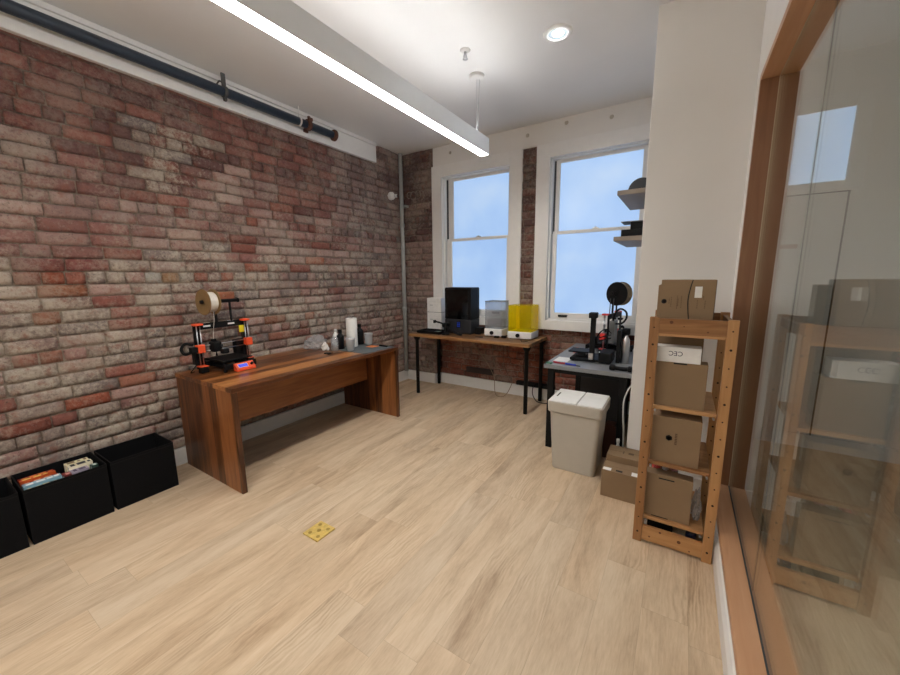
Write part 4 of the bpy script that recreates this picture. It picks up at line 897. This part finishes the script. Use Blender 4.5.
m = MB(); m.box((-.432, 3.08, 1.885), (-.285, 3.27, 1.891), .002); tag(m.build('glass_sheet', grey_pl), 'thin grey plate lying on top of the black boxes on the shelf', 'plate')

# ------------------------------------------------------------------ waste bin
BX, BY = -.613, 2.845
t = thing('waste_bin', 'warm grey two-lid waste bin in front of the grey bench', 'bin', (BX, BY, 0))
def loft(sections, r=.03, seg=5):
    """rounded-rectangle sections (half x, half y, z) skinned into one wall"""
    m = MB(); rings = []
    for hx, hy, z in sections:
        ring = []
        for cx, cy, a0 in ((1, 1, 0), (-1, 1, 90), (-1, -1, 180), (1, -1, 270)):
            for k in range(seg+1):
                a = R(a0+90*k/seg); ring.append(m.bm.verts.new((BX+cx*(hx-r)+r*math.cos(a), BY+cy*(hy-r)+r*math.sin(a), z)))
        rings.append(ring)
    n = len(rings[0])
    for a, b in zip(rings, rings[1:]):
        for k in range(n): f = m.bm.faces.new((a[k], a[(k+1) % n], b[(k+1) % n], b[k])); f.smooth = False
    m.bm.faces.new(rings[0][::-1]); m.bm.faces.new(rings[-1]); return m
loft([(.156, .140, 0), (.159, .143, .006), (.185, .160, .468)]).build('body', bin_grey, t)
loft([(.196, .170, .468), (.199, .173, .474), (.203, .176, .545), (.200, .173, .550)]).build('rim', bin_grey, t)
for x0, x1 in ((BX-.192, BX+.012), (BX+.018, BX+.192)):
    m = MB(); m.box((x0, BY-.165, .550), (x1, BY+.165, .560), .004); m.build('lid', bin_lid, t)
m = MB(); m.box((BX-.165, BY-.05, .5595), (BX-.155, BY+.05, .5612)); m.build('grip_slot', gap_dark, t)

# ------------------------------------------------------------------ floor cartons, paper bag
def carton(name, a, b, label, flap=True, cat='carton', group=None):
    c = ((a[0]+b[0])/2, (a[1]+b[1])/2, a[2]); t = thing(name, label, cat, c, 0, group)
    m = MB(); m.box(a, b, .0025); m.build('body', kraft, t)
    if flap:
        m = MB(); m.box((a[0]+.004, (a[1]+b[1])/2-.001, b[2]-.0005), (b[0]-.004, (a[1]+b[1])/2+.001, b[2]+.0006)); m.build('lid_seam', kraft_dark, t)
    return t
t = carton('carton', (-.371, 2.505, 0), (-.142, 2.655, .192), 'kraft carton on the floor in front of the white wall block, nearest the bin')
m = MB(); m.box((-.366, 2.512, .192), (-.315, 2.55, .1926)); m.box((-.19, 2.512, .192), (-.145, 2.56, .1926)); m.build('shipping_label', tape_white, t)
m = MB(); m.box((-.285, 2.522, .1915), (-.245, 2.542, .1928)); m.build('hand_hole', gap_dark, t)
t = carton('carton', (-.368, 2.658, 0), (-.135, 2.838, .236), 'kraft carton against the white wall block, behind the front one')
m = MB(); m.box((-.27, 2.72, .2365), (-.262, 2.76, .237)); m.box((-.235, 2.725, .2365), (-.20, 2.755, .237)); m.build('print', ink_faint, t)
t = thing('paper_bag', 'brown paper bag standing between the waste bin and the bench leg', 'bag', (-.415, 3.13, 0))
m = MB(); m.prism([(-.46, 0), (-.375, 0), (-.365, .24), (-.38, .29), (-.45, .29), (-.47, .24)], .10, 'XZ', 3.08); m.build('body', maroon, t)
bottle(-.325, 2.885, 0, 'white bottle in the gap beside the brown paper bag', white_pl, white_pl, .022, .24, .03, .012)

# ------------------------------------------------------------------ pine shelving rack
SX0, SX1, SY0, SY1, SH = -.132, .238, 2.147, 2.61, 1.283
t = thing('shelving_rack', 'tall pine shelving rack with peg holes beside the glass partition', 'shelf', ((SX0+SX1)/2, (SY0+SY1)/2, 0))
knot = mat('pine_knot', (96, 56, 28), .6, var=.3, scale=120)
hole = mat('peg_hole', (46, 26, 14), .9)
for x0, x1 in ((SX0, SX0+.044), (SX1-.044, SX1)):
    for y0, y1 in ((SY0, SY0+.032), (SY1-.032, SY1)):
        m = MB(); m.use(pine_v).box((x0, y0, 0), (x1, y1, SH), .002); m.use(hole)
        for k in range(14): z = .06+.09*k; m.cyl(((x0+x1)/2, y0-.0006, z), ((x0+x1)/2, y0+.001, z), .0058 if k % 3 == 0 else .0038, seg=10)
        m.build('post', None, t)
for y0 in (SY0+.004, SY1-.026):
    for z0, z1 in ((1.187, 1.278), (.015, .100)):
        m = MB(); m.use(pine_h).box((SX0+.044, y0, z0), (SX1-.044, y0+.022, z1), .002); m.use(knot)
        for kx, kz, kr in ((-.035, .8, .008), (.12, .35, .004), (.02, .6, .003)) if z0 > 1 else ((.09, .6, .009), (-.05, .35, .005), (.0, .85, .006), (.14, .2, .004)):
            m.cyl((kx, y0-.0005, z0+(z1-z0)*kz), (kx, y0+.001, z0+(z1-z0)*kz), kr, seg=14)
        m.build('rail', None, t)
for x0 in (SX0+.012, SX1-.032):
    for z0 in (1.225, .045): m = MB(); m.box((x0, SY0+.032, z0), (x0+.02, SY1-.032, z0+.045), .002); m.build('side_rail', pine_y, t)
SHZ = (.120, .468, .782, 1.205)
SHZ = (.130, .465, .785, 1.2)
for z in SHZ:
    m = MB(); m.box((SX0+.0445, SY0+.033, z), (SX1-.0445, SY1-.004, z+.018), .002); m.build('shelf_board', pine_h, t)
    for x in (SX0+.05, SX1-.062): m = MB(); m.cyl((x+.006, SY0+.02, z-.006), (x+.006, SY0+.06, z-.006), .005, seg=8); m.build('shelf_pin', steel, t)
top_of = [z+.018 for z in SHZ]
# cartons on the rack
def rack_carton(x0, x1, y0, y1, z0, z1, label): return carton('carton', (x0, y0, z0), (x1, y1, z1), label, False)
t = rack_carton(-.095, .137, 2.20, 2.27, top_of[3], 1.472, 'kraft box with a curved black line, standing on top of the pine rack')
f = 2.1995
m = MB(); m.tube([(.044, f, top_of[3]), (.032, f, 1.30), (.026, f, 1.37), (.032, f, 1.43), (.040, f, 1.471)], .0022, 6); m.build('curved_stripe', ink, t)
m = MB(); m.box((.052, f-.0006, 1.383), (.082, f+.0004, 1.438)); m.build('white_sticker', tape_white, t)
m = MB(); m.lathe([(.007, -.0008), (.012, -.0008), (.012, .0006), (.007, .0006), (.007, -.0008)], (-.078, f, 1.362), 'Y', 18); m.build('logo_ring', ink, t)
m = MB()
rr = random.Random(2)
for k, (x, z0, z1) in enumerate(((-.055, 1.35, 1.38), (-.046, 1.335, 1.388), (-.020, 1.325, 1.392), (-.016, 1.34, 1.38), (-.002, 1.33, 1.39), (.066, 1.33, 1.372), (.098, 1.33, 1.37), (.09, 1.375, 1.395))):
    z = z0
    while z < z1: h = rr.uniform(.004, .011); m.box((x-.0014, f-.0005, z), (x+.0014, f+.0004, min(z+h, z1))); z += h+.003
m.build('small_print', ink_faint, t)
m = MB(); m.box((.1365, 2.202, top_of[3]+.002), (.1385, 2.268, 1.47)); m.build('dark_side_strip', ink, t)  # dark strip along the right side of the box
t = rack_carton(-.112, .125, 2.30, 2.57, top_of[3], 1.442, 'kraft box standing on the rack top behind the curved line box')
t = rack_carton(-.097, .115, 2.30, 2.50, top_of[2], 1.178, 'tall kraft box at the back of the upper rack shelf')
t = rack_carton(-.084, .140, 2.20, 2.29, top_of[2], 1.046, 'plain kraft box below the white box on the upper rack shelf')
m = MB(); m.box((-.01, 2.1993, 1.036), (.05, 2.2005, 1.044)); m.build('hand_hole', gap_dark, t)
t = thing('white_box', 'long white box lying on the plain kraft box in the pine rack', 'box', (.005, 2.24, 1.046))
m = MB(); m.box((-.096, 2.196, 1.046), (.106, 2.286, 1.126), .002); m.build('body', paper_white, t)
lettering('lettering', 'CEC', .034, mat('navy_print', (50, 50, 78), .7), t, (-.005, 2.1955, 1.094), (R(90), R(180), 0))
t = rack_carton(-.083, .142, 2.20, 2.33, top_of[1], .742, 'kraft box with a round dark logo on the middle rack shelf')
m = MB(); m.lathe([(.010, -.0008), (.0165, -.0008), (.0165, .0006), (.010, .0006), (.010, -.0008)], (.0, f, .628), 'Y', 6); m.lathe([(.0005, -.0008), (.005, -.0008), (.005, .0006), (.0005, .0006)], (.0, f, .628), 'Y', 8); m.build('logo_ring', ink, t)
m = MB(); z = .595
rr = random.Random(8)
while z < .655: m.box((.027, f-.0006, z), (.038, f+.0004, z+.006)); m.box((.027+.003*rr.random(), f-.0006, z+.006), (.030, f+.0004, z+.009)); z += .0095
m.build('small_print', ink_faint, t)
t = rack_carton(-.092, .130, 2.20, 2.27, top_of[0], .405, 'plain kraft box with a slot handle on the lowest rack shelf')
m = MB(); m.box((-.03, 2.1993, .380), (.045, 2.2005, .387)); m.box((-.05, 2.1993, top_of[0]+.001), (.03, 2.2005, top_of[0]+.006)); m.build('slot_handle', gap_dark, t)
t = rack_carton(-.08, .06, 2.275, 2.50, top_of[0], .388, 'kraft box half hidden behind the slot handle box on the lowest shelf')
PK = [(-.05, 2.32, (196, 60, 52), 'red foil packet on the hidden box in the lowest rack bay'), (-.005, 2.33, (222, 216, 214), 'white foil packet beside the red one in the lowest rack bay'), (.038, 2.34, (206, 150, 150), 'pink foil packet at the right of the three in the rack')]
for i, (x, y, c, lb) in enumerate(PK):
    o = crumple('foil_packet', lb, x, y, .388, .019, .04, .012, mat('foil_%d' % i, c, .3, var=.3, scale=50), i+2, 'packet')
    o['group'] = 'foil packets in the rack'
crumple('plastic_wrap', 'folded clear plastic bag right of the slot handle box in the rack', .160, 2.32, top_of[0], .026, .07, .088, cup_pl, 12, 'plastic bag')
m = MB(); m.box((-.07, 2.30, 0), (.06, 2.5, .10), .004); tag(m.build('black_case', black_mt), 'black case on the floor under the lowest rack shelf', 'case')
m = MB(); m.lathe([(.001, 0), (.024, 0), (.025, .004), (.025, .09), (.022, .095), (.001, .095)], (.145, 2.24, 0)); tag(m.build('canister', mat('dark_blue_can', (20, 28, 52), .35)), 'dark blue canister on the floor under the rack, right of the black case', 'canister')
m = MB(); m.box((-.082, 2.19, 0), (-.072, 2.26, .125), .002); tag(m.build('white_board', paper_white), 'narrow white panel standing at the left under the lowest rack shelf', 'panel')

# ------------------------------------------------------------------ camera, world, colour
w = bpy.data.worlds.new('world'); scene.world = w; w.use_nodes = True
w.node_tree.nodes['Background'].inputs[0].default_value = (.62, .78, 1, 1); w.node_tree.nodes['Background'].inputs[1].default_value = .3
yaw, pit, rol = R(-32.3665), R(-9.4822), R(.57732)
f = Vector((math.sin(yaw)*math.cos(pit), math.cos(yaw)*math.cos(pit), math.sin(pit)))
r = Vector((math.cos(yaw), -math.sin(yaw), 0)); d = f.cross(r)
rr_ = r*math.cos(rol)+d*math.sin(rol); dd = -r*math.sin(rol)+d*math.cos(rol)
cam = bpy.data.objects.new('camera', bpy.data.cameras.new('camera')); COL.objects.link(cam)
Mc = Matrix((rr_, -dd, -f)).transposed().to_4x4(); Mc.translation = (0, 0, 1.5)
cam.matrix_world = Mc; cam.data.sensor_fit = 'HORIZONTAL'; cam.data.sensor_width = 36; cam.data.lens = 365.61/900*36; cam.data.clip_start = .02
scene.camera = cam
vs = scene.view_settings; vs.view_transform = 'Standard'; vs.look = 'None'; vs.gamma = 1; vs.use_curve_mapping = False; vs.exposure = 0
for o in bpy.data.objects:
    if o.get('_w') is not None: del o['_w']
